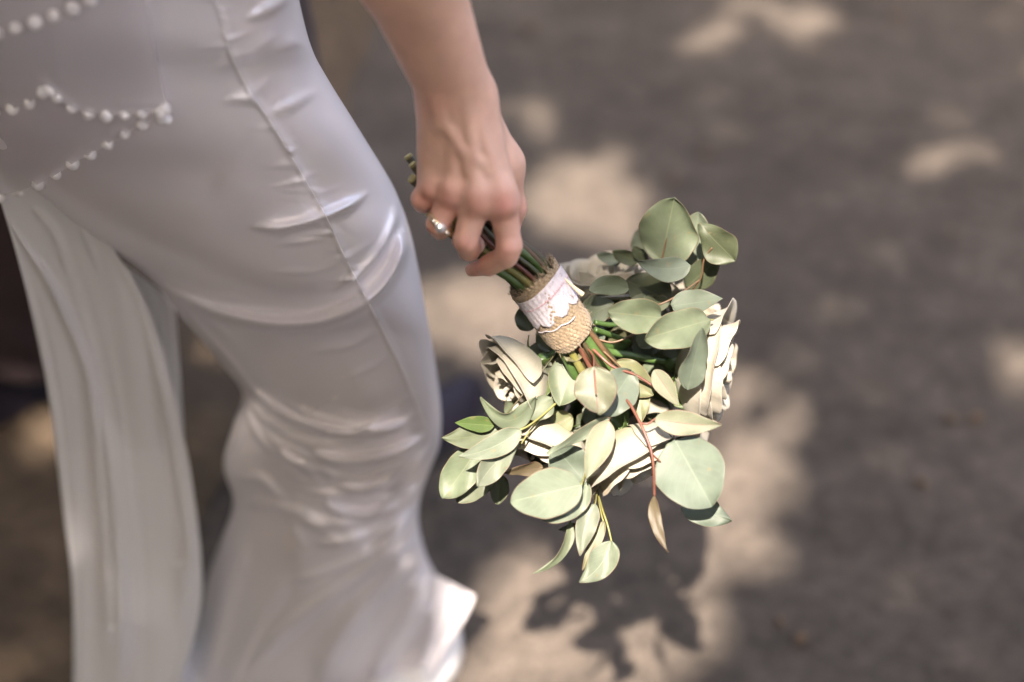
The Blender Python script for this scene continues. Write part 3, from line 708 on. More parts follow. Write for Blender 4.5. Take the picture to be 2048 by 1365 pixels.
def leaf(base, tip, wd, db, dt, tone='L_mid', roll=0.0, cup=.12, bend=0.0, arch=0.0, shape='round', wave=.10, twist=0.0, parent=None, seed=None):
    r_ = random.Random(seed if seed is not None else int(base[0]*31+tip[1]*7))
    n1, n2 = 15, 11
    b = np.array(base, float); t = np.array(tip, float); ax2 = t-b; L = np.hypot(*ax2); per = np.array([-ax2[1], ax2[0]])/max(L, 1e-6)
    ph = [r_.uniform(0, 6.28) for _ in range(6)]
    W = wd/F*(db+dt)/2
    Vl = []; UVl = []
    qs = (1-np.cos(np.linspace(0, math.pi, n1)))/2
    qs = .5*qs + .5*np.linspace(0, 1, n1); qs[1] *= .6; qs[-2] = 1-(1-qs[-2])*.6
    cen = []
    for q in qs:
        p2 = b + ax2*q + per*bend*4*q*(1-q); d = db + (dt-db)*q - arch*4*q*(1-q)
        cen.append(at(p2[0], p2[1], d))
    cen = np.array(cen); tan = nrm(np.gradient(cen, axis=0))
    asym = r_.uniform(-.08, .08)
    for i, q in enumerate(qs):
        if shape == 'round': pr = (math.sin(math.pi*min(1, q**.85)))**.55
        elif shape == 'ovate': pr = (math.sin(math.pi*q**.68))**.85
        elif shape == 'obovate': pr = (math.sin(math.pi*q**1.35))**.7
        else: pr = (math.sin(math.pi*q**.8))**1.15
        pr = max(pr, .015) if q not in (0, 1) else .012
        view = nrm(cen[i]-CAM); S = nrm(np.cross(view, tan[i])); N = nrm(np.cross(tan[i], S))
        if np.dot(N, view) > 0: N = -N
        ro = roll + twist*(q-.5)
        S2 = S*math.cos(ro) + N*math.sin(ro); N2 = nrm(np.cross(tan[i], S2)); 
        if np.dot(N2, N) < 0: N2 = -N2
        for j in range(n2):
            s_ = -1+2*j/(n2-1); hw = W/2*pr*(1+asym*np.sign(s_))
            z = cup*W*(s_*s_-.3)*pr*.8 - .012*W*math.exp(-(s_/.12)**2)
            z += wave*W*(math.sin(ph[0]+5*q+2*s_)*.5 + abs(s_)**2*math.sin(ph[1]+9*q+s_*2)*.9 + abs(s_)**3*math.sin(ph[2]+17*q)*.35)
            edge = 1 + .035*abs(s_)*math.sin(ph[3]+11*q+s_) + .02*math.sin(ph[4]+23*q)*abs(s_)
            Vl.append(cen[i] + S2*hw*s_*edge + N2*z); UVl.append((j/(n2-1), q))
    o = mesh('leaf', Vl, grid_faces(n1, n2), M[tone], parent or bq, uv=UVl)
    md = o.modifiers.new('t', 'SOLIDIFY'); md.thickness = .00045; md.offset = 0
    sd = o.modifiers.new('s', 'SUBSURF'); sd.levels = 1; sd.render_levels = 1
    return o

# roses
def rose(cu, cv, cdp, axis_c, size, seed, n_out=9, openness=1.0):
    """axis_c: direction of the opening in camera axes (right, up, towards camera)"""
    r_ = random.Random(seed)
    Zr = nrm(axis_c[0]*RT + axis_c[1]*UP - axis_c[2]*FW); Xr = nrm(np.cross(Zr, [.3, .2, .9])); Yr = np.cross(Zr, Xr)
    ctr = at(cu, cv, cdp) - Zr*size*.55
    e = bpy.data.objects.new('rose', None); col.objects.link(e); e.parent = bq; e.empty_display_size = .02
    layers = []
    for k in range(5): layers.append((.10+.06*k, .93, .9, .0))                 # tight heart
    for k in range(5): layers.append((.42+.06*k, 1.0, 1.0, .08+.03*k))
    for k in range(n_out): layers.append((.74+.030*k, 1.03-.030*k+.06*r_.uniform(-1, 1), 1.0, .12+.045*k*openness))
    ga = r_.uniform(0, 6.28)
    for k, (rad, hgt, wid, flare) in enumerate(layers):
        th0 = ga + k*2.4 + r_.uniform(-.25, .25); n1, n2 = 13, 13
        ph = [r_.uniform(0, 6.28) for _ in range(5)]; tilt = r_.uniform(-.05, .08)*rad; hv = hgt*r_.uniform(.93, 1.05)
        half = wid*(1.15 if rad < .4 else .95)
        Vl = []; UVl = []
        for i in range(n1):
            q = i/(n1-1)
            for j in range(n2):
                s_ = -1+2*j/(n2-1)
                qq = q*(1-.20*abs(s_)**2.6-.10*max(0, math.sin(ph[3]+s_*4))*abs(s_))              # rounded top
                prof = (.16+.84*math.sin(min(1, qq/.62)*math.pi/2)**.8)
                rr = rad*prof + flare*max(0, qq-.45)**1.6*1.5 + tilt*qq
                curl = max(0, qq-.80)/.20
                rr += (.10*curl**2)*(flare*2.2) ; zz = hv*qq*1.08 - curl**2*.10*(flare*2.4)
                w_ = half*(.35+.65*math.sin(min(1, (q+.12)/.7)*math.pi/2))
                th = th0 + s_*w_
                ed = abs(s_)**2
                rr += .05*ed*flare*2 + .020*math.sin(ph[0]+7*s_+3*q)*q + .030*q*q*math.sin(ph[1]+11*s_) * (flare+.1)*2 + .006*math.sin(ph[2]+21*s_+8*q)*q*q
                rr += .018*math.sin(ph[4]+5*s_+6*q)*q + .012*math.exp(-((s_-.35*math.sin(ph[0]))/.10)**2)*q
                zz += .014*math.sin(ph[2]+9*s_)*q*q
                Vl.append(ctr + size*(rr*math.cos(th)*Xr + rr*math.sin(th)*Yr + zz*Zr)); UVl.append((j/(n2-1), q))
        o = mesh('petal', Vl, grid_faces(n1, n2), M['petal'], e, uv=UVl)
        md = o.modifiers.new('t', 'SOLIDIFY'); md.thickness = .0005; md.offset = 0
        sd = o.modifiers.new('s', 'SUBSURF'); sd.levels = 1; sd.render_levels = 1
    cv_, cf_ = uvsphere(1.0, 10, 14); mesh('rose_heart', np.array([ctr + Zr*size*.44 + size*(p[0]*Xr*.36+p[1]*Yr*.36+p[2]*Zr*.40) for p in cv_]), cf_, M['petal'], e, uv=[(.5, .7)]*len(cv_))
    # green hip and sepals behind the bloom
    hv_, hf_ = uvsphere(1.0); hp = mesh('rose_hip', np.array([ctr - Zr*size*.06 + size*.17*(p[0]*Xr+p[1]*Yr+p[2]*Zr*1.1) for p in hv_]), hf_, M['st_green'], e)
    for k in range(5):
        a = k*2*math.pi/5+ga; Vl = []
        for i in range(8):
            q = i/7; c = ctr + size*((.12+.55*q)*(math.cos(a)*Xr+math.sin(a)*Yr) + (.05+.25*q-.35*q*q)*Zr); tdir = -math.sin(a)*Xr+math.cos(a)*Yr
            for s_ in (-1, 0, 1): Vl.append(c + tdir*s_*size*.10*(1-q)**.7 - Zr*size*.02*(1-abs(s_)))
        o = mesh('sepal', Vl, grid_faces(8, 3), M['L_green'], e, uv=[((j+.2)/2.4, i/7) for i in range(8) for j in range(3)])
        o.modifiers.new('t', 'SOLIDIFY').thickness = .0005
    # stem back to the bundle
    p0 = ctr - Zr*size*.1; p2 = along(.70, 0, 0); p1 = p0 - Zr*size*.7
    Vt, Ft = tube(crom([p0, p1*.6+p2*.4, p2], 14), .0031, 9); mesh('rose_stem', Vt, Ft, M['st_green'], e)
    return e
rose(1040, 752, 1.185, (-.68, -.45, .22), .0385, 3)
rose(1262, 914, 1.166, (.42, -.74, .26), .0440, 4)
rose(1414, 738, 1.195, (.74, -.12, .22), .0470, 4)
rose(1206, 570, 1.245, (.0, .70, .30), .0370, 6)
rose(1092, 885, 1.195, (-.35, -.78, .18), .0375, 12)
rose(1275, 770, 1.285, (.35, -.2, -.6), .0340, 9)
rose(1390, 622, 1.245, (.50, .50, .15), .0330, 10)

LV = [
 # upper right
 ((1322, 526), (1348, 396), 122, 1.200, 1.165, 'L_mid', dict(wave=.09, cup=.16, roll=.15)), ((1378, 530), (1398, 425), 76, 1.222, 1.20, 'L_pale', dict(wave=.07)),
 ((1398, 447), (1470, 524), 78, 1.172, 1.168, 'L_dark', dict(wave=.09, shape='obovate', roll=-.3)), ((1380, 530), (1274, 521), 52, 1.165, 1.145, 'L_blue', dict(bend=-12, shape='ovate', wave=.06)),
 ((1372, 574), (1436, 519), 58, 1.215, 1.19, 'L_dark', dict(wave=.06)), ((1280, 512), (1283, 456), 38, 1.275, 1.27, 'L_pale', {}),
 ((1292, 524), (1266, 494), 26, 1.225, 1.21, 'L_dark', {}), ((1277, 524), (1224, 503), 30, 1.225, 1.205, 'L_dark', {}), ((1240, 528), (1194, 509), 26, 1.235, 1.23, 'L_blue', {}),
 ((1257, 578), (1178, 582), 42, 1.185, 1.165, 'L_mid', dict(wave=.06, bend=8)), ((1342, 605), (1252, 560), 78, 1.205, 1.195, 'L_dark', dict(wave=.06)),  # second leaf: dark tone stands in for the shade on it
 ((1327, 637), (1216, 624), 72, 1.145, 1.130, 'L_mid', dict(cup=.2, arch=.006)), ((1342, 612), (1446, 598), 56, 1.155, 1.135, 'L_blue', dict(shape='ovate', wave=.07, roll=.3)),
 ((1420, 640), (1289, 678), 80, 1.145, 1.115, 'L_mid', dict(arch=.006)), ((1374, 780), (1406, 656), 60, 1.130, 1.108, 'L_blue', dict(roll=-.45, shape='ovate')),
 ((1310, 668), (1216, 716), 92, 1.215, 1.205, 'L_mid', {}), ((1300, 700), (1350, 760), 80, 1.205, 1.20, 'L_mid', {}), ((1255, 700), (1225, 660), 50, 1.21, 1.20, 'L_yel', {}),
 # front centre
 ((1188, 734), (1196, 829), 88, 1.112, 1.098, 'L_red', dict(cup=.08)), ((1264, 742), (1204, 832), 80, 1.140, 1.122, 'L_blue', {}), ((1230, 724), (1306, 792), 66, 1.160, 1.145, 'L_yel', {}),
 ((1308, 740), (1358, 813), 40, 1.135, 1.118, 'L_red', dict(shape='ovate', wave=.02)), ((1278, 766), (1284, 845), 44, 1.155, 1.145, 'L_yel', dict(shape='ovate')),
 ((1152, 704), (1120, 812), 82, 1.170, 1.155, 'L_mid', {}), ((1150, 688), (1136, 723), 48, 1.152, 1.142, 'L_yel', {}), ((1060, 662), (1044, 613), 44, 1.195, 1.19, 'L_dark', {}), ((1102, 704), (1078, 656), 40, 1.19, 1.19, 'L_dark', {}),
 ((1100, 720), (1118, 790), 46, 1.185, 1.18, 'L_mid', {}), ((1240, 815), (1245, 868), 34, 1.165, 1.155, 'L_green', dict(shape='ovate')), ((1190, 830), (1165, 875), 60, 1.20, 1.19, 'L_dark', {}), ((1090, 760), (1070, 800), 40, 1.175, 1.16, 'L_green', dict(shape='ovate')),
 # left group
 ((1072, 793), (961, 794), 44, 1.150, 1.135, 'L_mid', dict(bend=-48, shape='ovate', roll=.5)), ((1106, 800), (1050, 834), 50, 1.160, 1.150, 'L_mid', {}),
 ((1000, 856), (883, 876), 60, 1.160, 1.145, 'L_mid', dict(shape='ovate', bend=-8)), ((988, 852), (910, 846), 34, 1.155, 1.142, 'L_green', dict(shape='ovate', wave=.02)),
 ((1042, 860), (917, 913), 50, 1.135, 1.118, 'L_pale', dict(shape='ovate', bend=-10, wave=.06)), ((1040, 888), (955, 974), 52, 1.140, 1.122, 'L_pale', dict(shape='obovate', bend=8)),
 ((955, 900), (886, 998), 74, 1.165, 1.150, 'L_mid', dict(shape='round')), ((988, 946), (913, 1005), 50, 1.175, 1.165, 'L_mid', {}), ((1002, 950), (994, 1010), 40, 1.185, 1.18, 'L_dark', {}),
 ((1146, 836), (1040, 874), 62, 1.180, 1.165, 'L_yel', dict(shape='ovate')), ((1086, 934), (1006, 946), 30, 1.155, 1.14, 'L_brown', dict(shape='ovate', roll=.5)),
 ((1220, 836), (1094, 909), 34, 1.120, 1.112, 'L_pale', dict(shape='ovate', roll=.7, arch=.004)), ((1217, 842), (1172, 958), 56, 1.118, 1.104, 'L_red', dict(shape='ovate', wave=.02)),  # first leaf: pale tone stands in for sun glare on its edge
 ((1168, 962), (1108, 892), 86, 1.142, 1.135, 'L_blue', {}), ((1163, 970), (1021, 1004), 100, 1.108, 1.086, 'L_pale', dict(cup=.06, wave=.02)), ((1174, 964), (1076, 1034), 66, 1.125, 1.105, 'L_pale', dict(bend=-14)),
 # hanging below
 ((1190, 1008), (1160, 1113), 44, 1.130, 1.118, 'L_pale', dict(shape='ovate', bend=6, wave=.07)), ((1223, 1082), (1158, 1166), 60, 1.128, 1.118, 'L_pale', dict(shape='ovate', bend=-12)), ((1208, 1042), (1164, 1142), 26, 1.14, 1.13, 'L_yel', dict(shape='ovate')),
 ((1141, 1042), (1065, 1147), 24, 1.135, 1.122, 'L_mid', dict(shape='ovate', bend=-24, roll=.6)), ((1168, 1054), (1117, 1060), 20, 1.16, 1.155, 'L_dark', dict(shape='ovate')),
 # lower right
 ((1350, 880), (1424, 1014), 144, 1.118, 1.090, 'L_blue', dict(cup=.06, wave=.02)), ((1372, 985), (1464, 1042), 70, 1.135, 1.125, 'L_blue', dict(shape='ovate', bend=10)),
 ((1309, 838), (1444, 850), 52, 1.112, 1.098, 'L_red', dict(shape='ovate', bend=4, wave=.03)), ((1346, 878), (1334, 952), 28, 1.130, 1.12, 'L_mid', dict(shape='ovate')),
 ((1309, 990), (1336, 1106), 26, 1.112, 1.100, 'L_brown', dict(shape='ovate', bend=10, twist=1.8)), ((1325, 870), (1300, 905), 30, 1.16, 1.15, 'L_dark', {}),
]
for i, (b, t, wd, db, dt, tone, kw) in enumerate(LV): leaf(b, t, wd, db, dt, tone, seed=i, **kw)
# foliage deeper inside the head
r_ = random.Random(21); k = 0
while k < 70:
    u = r_.uniform(1010, 1420); v = r_.uniform(570, 960)
    if ((u-1225)/205)**2 + ((v-775)/190)**2 > 1: continue
    a = math.atan2(v-700, u-1160)+r_.uniform(-.9, .9); L = r_.uniform(50, 95); d = r_.uniform(1.185, 1.26)
    leaf((u-math.cos(a)*L/2, v-math.sin(a)*L/2), (u+math.cos(a)*L/2, v+math.sin(a)*L/2), L*r_.uniform(.6, .9), d, d+r_.uniform(-.02, .03), r_.choice(['L_dark', 'L_mid', 'L_green', 'L_mid', 'L_blue']), roll=r_.uniform(-.7, .7), seed=200+k); k += 1

# twigs of the eucalyptus
TW = [([(1168, 690, 1.15), (1186, 712, 1.13), (1188, 736, 1.112), (1192, 790, 1.100)], .9, 'st_red'), ([(1172, 685, 1.15), (1200, 712, 1.14), (1228, 735, 1.138), (1270, 750, 1.14), (1310, 775, 1.14)], 1.4, 'st_red'),
 ([(1178, 680, 1.15), (1215, 710, 1.15), (1250, 745, 1.155)], 1.0, 'st_brown'), ([(1180, 672, 1.15), (1225, 685, 1.15), (1275, 665, 1.15), (1327, 637, 1.145)], .9, 'st_brown'),
 ([(1160, 690, 1.155), (1165, 730, 1.16), (1170, 760, 1.165)], 1.1, 'st_red'), ([(1175, 690, 1.152), (1195, 730, 1.158), (1235, 790, 1.15), (1256, 804, 1.128), (1280, 846, 1.112), (1300, 895, 1.106), (1307, 935, 1.106), (1309, 992, 1.112)], 1.35, 'st_red'),
 ([(1280, 846, 1.112), (1295, 848, 1.11), (1310, 838, 1.112)], 1.0, 'st_red'), ([(1303, 908, 1.106), (1318, 922, 1.112), (1331, 936, 1.12)], .9, 'st_red'), ([(1180, 700, 1.15), (1225, 760, 1.16), (1232, 800, 1.15), (1217, 843, 1.119)], .9, 'st_red'),
 ([(1120, 695, 1.155), (1090, 735, 1.16), (1050, 785, 1.155), (1010, 832, 1.145)], .8, 'st_dark'), ([(1130, 790, 1.165), (1080, 835, 1.15), (1040, 860, 1.137), (1000, 857, 1.155)], .9, 'st_yel'), ([(1125, 795, 1.165), (1070, 850, 1.155), (1042, 888, 1.142)], .9, 'st_yel'),
 ([(1195, 985, 1.17), (1205, 1020, 1.14), (1215, 1050, 1.13), (1223, 1083, 1.128)], .9, 'st_yel'), ([(1195, 985, 1.17), (1203, 1030, 1.145), (1208, 1045, 1.14)], .8, 'st_yel'), ([(1195, 980, 1.17), (1192, 1000, 1.14), (1190, 1010, 1.13)], .8, 'st_yel'),
 ([(1170, 900, 1.17), (1172, 940, 1.14), (1163, 970, 1.108)], .9, 'st_yel'), ([(1172, 940, 1.14), (1178, 955, 1.13), (1174, 965, 1.125)], .8, 'st_green'),
 ([(1335, 640, 1.20), (1368, 600, 1.20), (1400, 560, 1.19), (1408, 520, 1.18), (1424, 496, 1.172)], .9, 'st_brown'), ([(1320, 570, 1.21), (1318, 545, 1.205), (1322, 524, 1.20), (1338, 460, 1.183)], .9, 'st_brown'),
 ([(1210, 640, 1.19), (1260, 620, 1.19), (1330, 605, 1.18), (1400, 560, 1.19)], .9, 'st_brown'), ([(1190, 645, 1.17), (1225, 650, 1.18), (1260, 640, 1.19)], 2.4, 'st_green'), ([(1190, 660, 1.16), (1220, 670, 1.175), (1260, 685, 1.20)], 2.6, 'st_green'),
 ([(1170, 690, 1.16), (1190, 720, 1.17), (1215, 770, 1.19)], 2.6, 'st_green'), ([(1345, 860, 1.13), (1348, 872, 1.122), (1350, 882, 1.118)], .9, 'st_brown'), ([(1400, 640, 1.16), (1425, 640, 1.15), (1420, 640, 1.145)], .8, 'st_yel'),
 ([(1290, 835, 1.18), (1320, 850, 1.15), (1346, 878, 1.13)], 1.0, 'st_dark'), ([(1141, 1043, 1.135), (1142, 1020, 1.14), (1150, 990, 1.15)], .7, 'st_red')]
for pts, r, m in TW: stem(pts, r, m)

# ------------------------------------------------------------------ the groom behind her
groom = empty('person', (0, 0, 0), 'man in a dark suit and black shoes walking on the far side of the bride', 'person')
gt = ground_at(960, 748, .03)
ghd = nrm(np.array([.62, .78, 0]))
shoe(gt, ghd, .30, .105, .10, M['leather'], groom, 'shoe', heel=0.0, point=.15)
ank = gt - ghd*.23
def trouser(points, radii, name='trouser_leg'):
    Pp = crom(points, 60); Rr = np.interp(np.linspace(0, 1, 60), np.linspace(0, 1, len(radii)), radii)
    Vt, Ft = tube(Pp, Rr, 32)
    Vt = np.array(Vt); q = np.repeat(np.linspace(0, 1, 60), 32); th = np.tile(np.linspace(0, 2*math.pi, 32, endpoint=False), 60)
    c = np.repeat(Pp, 32, axis=0); k_ = 1 + .05*np.sin(3*th+q*9) + .04*np.sin(q*60+2*th)*np.clip((q-.6)*3, 0, 1); Vt = c + (Vt-c)*k_[:, None]
    return mesh(name, Vt, Ft, M['wool'], groom)
hipc = np.array([-.46, 1.60, .95])
trouser([hipc+[.06, -.06, .05], [-.335, 1.50, .66], [-.30, 1.47, .50], [ank[0]-.04, ank[1]-.01, .25], [ank[0], ank[1], .045]], [.125, .098, .090, .085, .088])
trouser([hipc+[-.04, .08, .05], [-.56, 1.62, .62], [-.58, 1.60, .46], [-.69, 1.58, .25], [-.73, 1.55, .10]], [.125, .11, .10, .10, .10])
shoe(np.array([-.64, 1.67, 0]), (.55, .80), .30, .105, .10, M['leather'], groom, 'shoe', heel=0.0, point=.15)
Vt, Ft = tube(crom([hipc+[0, 0, -.10], hipc+[0, 0, .1], hipc+[.02, 0, .4], hipc+[.03, 0, .6]], 20), [.15]*4+[.19]*12+[.2]*4, 32); mesh('jacket', Vt, Ft, M['wool'], groom)

# ------------------------------------------------------------------ fallen bits on the asphalt
def debris(u, v, size, a, i, lab):
    p = ground_at(u, v); Vl = []; size *= .6
    for i_ in range(7):
        q = i_/6; wv = size*.32*math.sin(math.pi*min(1, q**.8))**.8
        for s_ in (-1, 0, 1):
            x = (q-.5)*size; y = s_*wv
            Vl.append((p[0]+x*math.cos(a)-y*math.sin(a), p[1]+x*math.sin(a)+y*math.cos(a), .006+.25*abs(s_)*wv+.02*size*math.sin(q*5)))
    o = mesh('fallen_leaf', Vl, grid_faces(7, 3), M['dry']); o.modifiers.new('t', 'SOLIDIFY').thickness = .0008
    tag(o, lab, 'leaf', 'dry leaves fallen on the asphalt')
for i, (u, v, s_) in enumerate(((1345, 362, .05), (1412, 312, .045), (1898, 842, .04), (1950, 842, .045), (1600, 1284, .04), (1840, 970, .04), (1060, 60, .06), (1790, 40, .05), (1905, 470, .03), (1560, 1250, .03))):
    debris(u, v, s_, random.uniform(0, 6), i, 'small dark dry leaf lying flat on the asphalt')

# ------------------------------------------------------------------ the tree overhead whose leaves dapple the light
LIT = [  # sun patches on the ground: centre and radii in photograph pixels, strength
 (1150, 392, 95, 62, 1), (1200, 440, 70, 45, 1), (1075, 400, 60, 40, .8), (945, 640, 100, 80, 1), (1000, 590, 60, 40, .7), (900, 700, 60, 50, 1),
 (1460, 985, 100, 110, 1), (1420, 1060, 110, 60, 1), (1540, 850, 95, 60, .75), (1470, 800, 60, 50, .7), (1610, 38, 62, 30, 1), (1410, 72, 62, 32, .8), (1510, 8, 50, 22, .9),
 (1960, 312, 34, 28, .8), (1900, 345, 60, 22, .4), (1725, 925, 40, 36, .6), (2046, 14, 30, 30, .9), (2040, 745, 30, 36, .5), (1400, 1150, 60, 36, .6), (1480, 1130, 30, 26, .5),
 (1215, 1240, 190, 140, 1), (1090, 1180, 130, 110, 1), (1150, 1340, 190, 70, 1), (1000, 1300, 60, 70, .9), (1330, 1180, 60, 60, .6),
 (750, 205, 60, 14, .8), (810, 245, 40, 14, .8), (720, 180, 40, 12, .6), (430, 890, 50, 30, .5), (60, 1330, 70, 36, .7), (60, 1090, 60, 26, .4), (1100, 255, 24, 14, .5), (1250, 300, 60, 22, .4), (1620, 700, 40, 22, .3), (1660, 860, 36, 24, .35), (1560, 520, 40, 16, .25)]
BQ_LIT = []
for (u, v, d, r) in ((1040, 740, 1.19, 150), (1260, 920, 1.16, 130), (1390, 800, 1.17, 80), (1420, 950, 1.12, 80), (1190, 790, 1.11, 100), (1100, 960, 1.11, 120), (960, 910, 1.14, 110), (1200, 1080, 1.13, 120), (1150, 670, 1.14, 60), (1350, 690, 1.13, 60), (1380, 470, 1.19, 50)):
    P_ = at(u, v, d); BQ_LIT.append((P_ + sun_dir*(P_[2]/-sun_dir[2]), r*d/F))
GOWN_LIT = []
for (u, v, d, r, st_) in ((228, 960, 1.38, .03, .3), (236, 1100, 1.48, .03, .3), (238, 1250, 1.57, .03, .3), (365, 1000, 1.40, .025, .4), (510, 930, 1.50, .05, .5), (560, 1150, 1.56, .05, .35)):
    P_ = at(u, v, d); GOWN_LIT.append((P_ + sun_dir*(P_[2]/-sun_dir[2]), r, st_))
LIT += [(1930, 325, 100, 50, .7), (1725, 925, 75, 60, .7), (1760, 1010, 90, 40, .4), (1900, 930, 60, 40, .5), (2040, 745, 60, 60, .9), (1600, 700, 60, 30, .4), (1350, 250, 60, 24, .5), (1680, 560, 60, 22, .3), (1850, 1150, 60, 40, .4), (1640, 1120, 60, 40, .35), (82, 880, 40, 70, 1), (1960, 600, 60, 26, .4), (1100, 260, 50, 24, .7), (960, 640, 130, 100, 1)]
tr = empty('tree', (0, 0, 0), 'leafy tree standing over the path and dappling it with shade', 'tree')
OPEN = np.array([.36, .40, .90])
def crown():
    X0, X1, Y0, Y1 = -6.5, 6.5, -4.5, 8.5
    N = 170000
    gx = rng.uniform(X0, X1, N); gy = rng.uniform(Y0, Y1, N)
    G = np.stack([gx, gy, np.zeros(N)], 1); u, v, d = px(G)
    lit = np.zeros(N)
    for cu, cv, ru, rv, st in LIT:
        ru += (40 if 700 < cu < 1560 and cv > 150 else 14)*st; rv += (26 if 700 < cu < 1560 and cv > 150 else 8)*st; q = ((u-cu)/ru)**2 + ((v-cv)/rv)**2
        lit = np.maximum(lit, st*(q < 1.0))
    bql = np.zeros(N, bool)
    for g_, r in BQ_LIT: bql |= (gx-g_[0])**2 + (gy-g_[1])**2 < (r+.04)**2
    lit = np.where(bql, 1, lit)
    outside = (u < -200) | (u > 2200) | (v < -180) | (v > 1560) | (d < .1)
    dap = vnoise(gx*100+5000, gy*100+5000, 22, 44) + .6*vnoise(gx*100+5000, gy*100+5000, 55, 45)
    lit = np.where(outside, 0.0, lit)
    # rays that meet the gown, the arm or the groom stay shaded
    cell = .02; occ = set(); occb = set()
    for ob in (gown, body):
        Pv = np.empty(len(ob.data.vertices)*3); ob.data.vertices.foreach_get('co', Pv); Pv = Pv.reshape(-1, 3)
        gp = Pv + sun_dir[None]*(Pv[:, 2:3]/-sun_dir[2]); gp = gp[Pv[:, 2] > (.25 if ob is gown else 0)]
        for a_, b_ in np.unique(np.round(gp[:, :2]/cell).astype(int), axis=0): (occ if ob is gown else occb).add((a_, b_))
    blocked = np.array([(int(round(a_/cell)), int(round(b_/cell))) in occ for a_, b_ in zip(gx, gy)])
    blockb = np.array([any((int(round(a_/cell))+i_, int(round(b_/cell))+j_) in occb for i_ in (-1, 0, 1) for j_ in (0, 1)) for a_, b_ in zip(gx, gy)])
    lit = np.where((blocked & ~bql) | blockb, 0, lit)
    for g_, r, st_ in GOWN_LIT: lit = np.where((gx-g_[0])**2 + (gy-g_[1])**2 < r**2, np.maximum(lit, st_), lit)
    keep = rng.random(N) > lit*1.0
    inner = ~outside
    thin = outside & (rng.random(N) > .55); keep &= ~thin
    Pq = np.stack([gx, gy, np.zeros(N)], 1) - sun_dir[None]*(6.8/-sun_dir[2]); dq = nrm(Pq - np.array([-.2, 1.0, .7])); hole = (dq @ nrm(OPEN)) > math.cos(math.radians(32)); keep &= ~(hole & outside)
    gx, gy = gx[keep], gy[keep]; n = len(gx)
    zc = rng.uniform(6.0, 7.6, n) + .5*np.sin(gx*1.3)*np.cos(gy*1.1)
    Pc = np.stack([gx, gy, np.zeros(n)], 1) - sun_dir[None]*(zc/-sun_dir[2])[:, None]*1.0
    nn = nrm(-sun_dir[None] + rng.normal(0, .38, (n, 3))); tt = nrm(np.cross(nn, rng.normal(0, 1, (n, 3)))); bb = np.cross(nn, tt)
    ln = rng.uniform(.08, .125, n)[:, None]; wd_ = ln*rng.uniform(.34, .44, n)[:, None]
    pts = [Pc-tt*ln*.5, Pc-tt*ln*.12+bb*wd_-nn*.004, Pc+tt*ln*.22+bb*wd_*.8, Pc+tt*ln*.5-nn*.01, Pc+tt*ln*.22-bb*wd_*.8, Pc-tt*ln*.12-bb*wd_-nn*.004]
    Vc = np.stack(pts, 1).reshape(-1, 3)
    me = bpy.data.meshes.new('crown'); me.vertices.add(len(Vc)); me.vertices.foreach_set('co', Vc.ravel())
    me.loops.add(n*6); me.loops.foreach_set('vertex_index', np.arange(n*6)); me.polygons.add(n)
    me.polygons.foreach_set('loop_start', np.arange(n)*6); me.polygons.foreach_set('loop_total', np.full(n, 6)); me.update(calc_edges=True); me.validate()
    me.materials.append(M['canopy']); o = bpy.data.objects.new('crown', me); col.objects.link(o); o.parent = tr; o['kind'] = 'stuff'
    return Pc
Pc = crown()
trunk = [(-3.6, -4.6, -.05), (-3.55, -4.55, 1.8), (-3.3, -4.4, 3.6), (-2.6, -3.9, 6.0)]
Vt, Ft = tube(crom(trunk, 24), np.linspace(.30, .17, 24), 18); trk = mesh('trunk', Vt, Ft, M['bark'], tr)
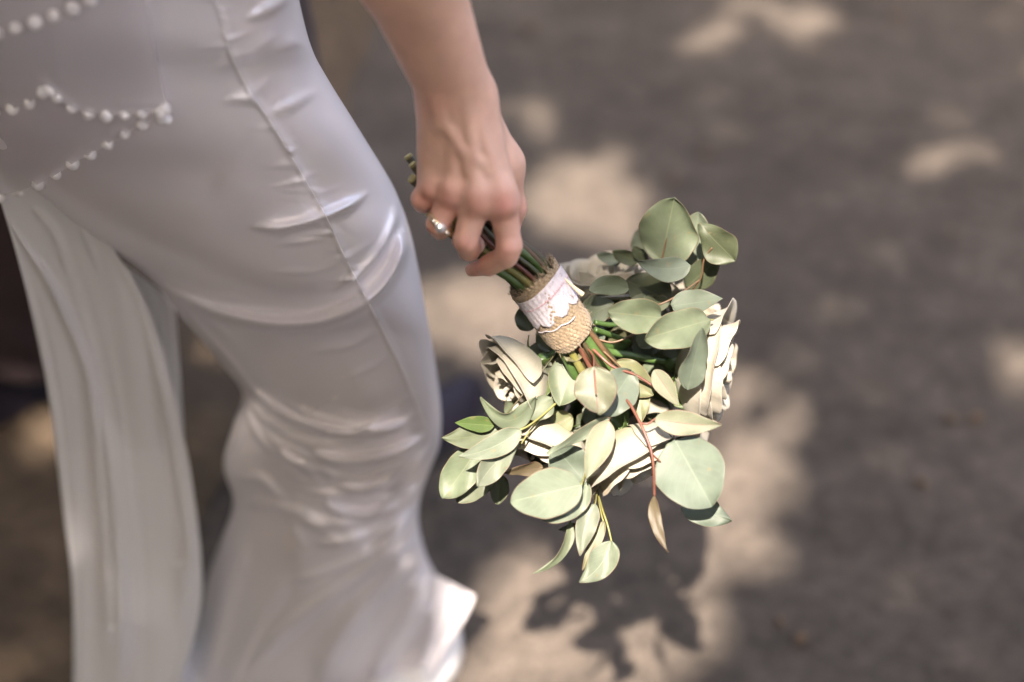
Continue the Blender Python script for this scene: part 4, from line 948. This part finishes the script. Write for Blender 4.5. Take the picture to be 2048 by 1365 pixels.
for e in ((-2.9, .6, 7.2), (-1.9, 1.2, 7.4), (.8, -5.0, 7.4), (2.8, -4.8, 7.3)):
    a = np.array([-3.1, -4.25, 4.6]); b = np.array(e, float); mid = (a+b)/2 + np.array([0, 0, .7])
    Vt, Ft = tube(crom([a, mid, b], 24), np.linspace(.13, .025, 24), 10); mesh('limb', Vt, Ft, M['bark'], tr)
# unseen shrubs added around the path to block sky light
def sky_block_shrub(x, y, h, r, lab, i):
    t = empty('sky_block_shrub', (x, y, 0), lab, 'sky_block_shrub', 'unseen shrubs added around the path to block sky light')
    N = int(3000*h*r/2.4); q = nrm(rng.normal(0, 1, (N, 3))); rr = rng.uniform(.55, 1, N)[:, None]
    Pc = np.array([x, y, h*.52]) + q*rr*np.array([r, r, h*.5]) + rng.normal(0, .05, (N, 3)); Pc[:, 2] = np.maximum(Pc[:, 2], .04)
    nn = nrm(q + rng.normal(0, .6, (N, 3))); tt = nrm(np.cross(nn, rng.normal(0, 1, (N, 3)))); bb = np.cross(nn, tt); ln = rng.uniform(.09, .16, N)[:, None]
    Vc = np.stack([Pc-tt*ln*.5, Pc+bb*ln*.35, Pc+tt*ln*.5, Pc-bb*ln*.35], 1).reshape(-1, 3)
    o = mesh('foliage', Vc, np.arange(N*4).reshape(-1, 4), M['canopy'], t); o['kind'] = 'stuff'
    for k in range(5):
        a = k*1.3+i; Vt, Ft = tube(crom([(x+.1*math.cos(a), y+.1*math.sin(a), -.02), (x+.2*math.cos(a), y+.2*math.sin(a), h*.4), (x+.6*r*math.cos(a), y+.6*r*math.sin(a), h*.8)], 10), np.linspace(.03, .008, 10), 7); mesh('branch', Vt, Ft, M['bark'], t)
RS = [(-2.7, .3, 5.2, 1.1), (-2.7, 1.8, 5.4, 1.1), (-2.7, 3.3, 5.0, 1.1), (-2.8, -1.2, 5.2, 1.1), (-2.5, -2.6, 4.6, 1.1), (-1.0, -3.4, 3.6, 1.0), (.4, -3.5, 3.2, .95), (1.9, -3.4, 3.2, 1.0)]
RS += [(5.4*math.cos(a), 1.0+5.4*math.sin(a), 3.4+.4*math.sin(a*5), 1.15) for a in np.radians([-55, -30, -5, 20, 45, 68, 90, 112, 135])]
for i, (x, y, h, r) in enumerate(RS):
    sky_block_shrub(x, y, h, r, 'dense green bush added out of view to block sky light', i)
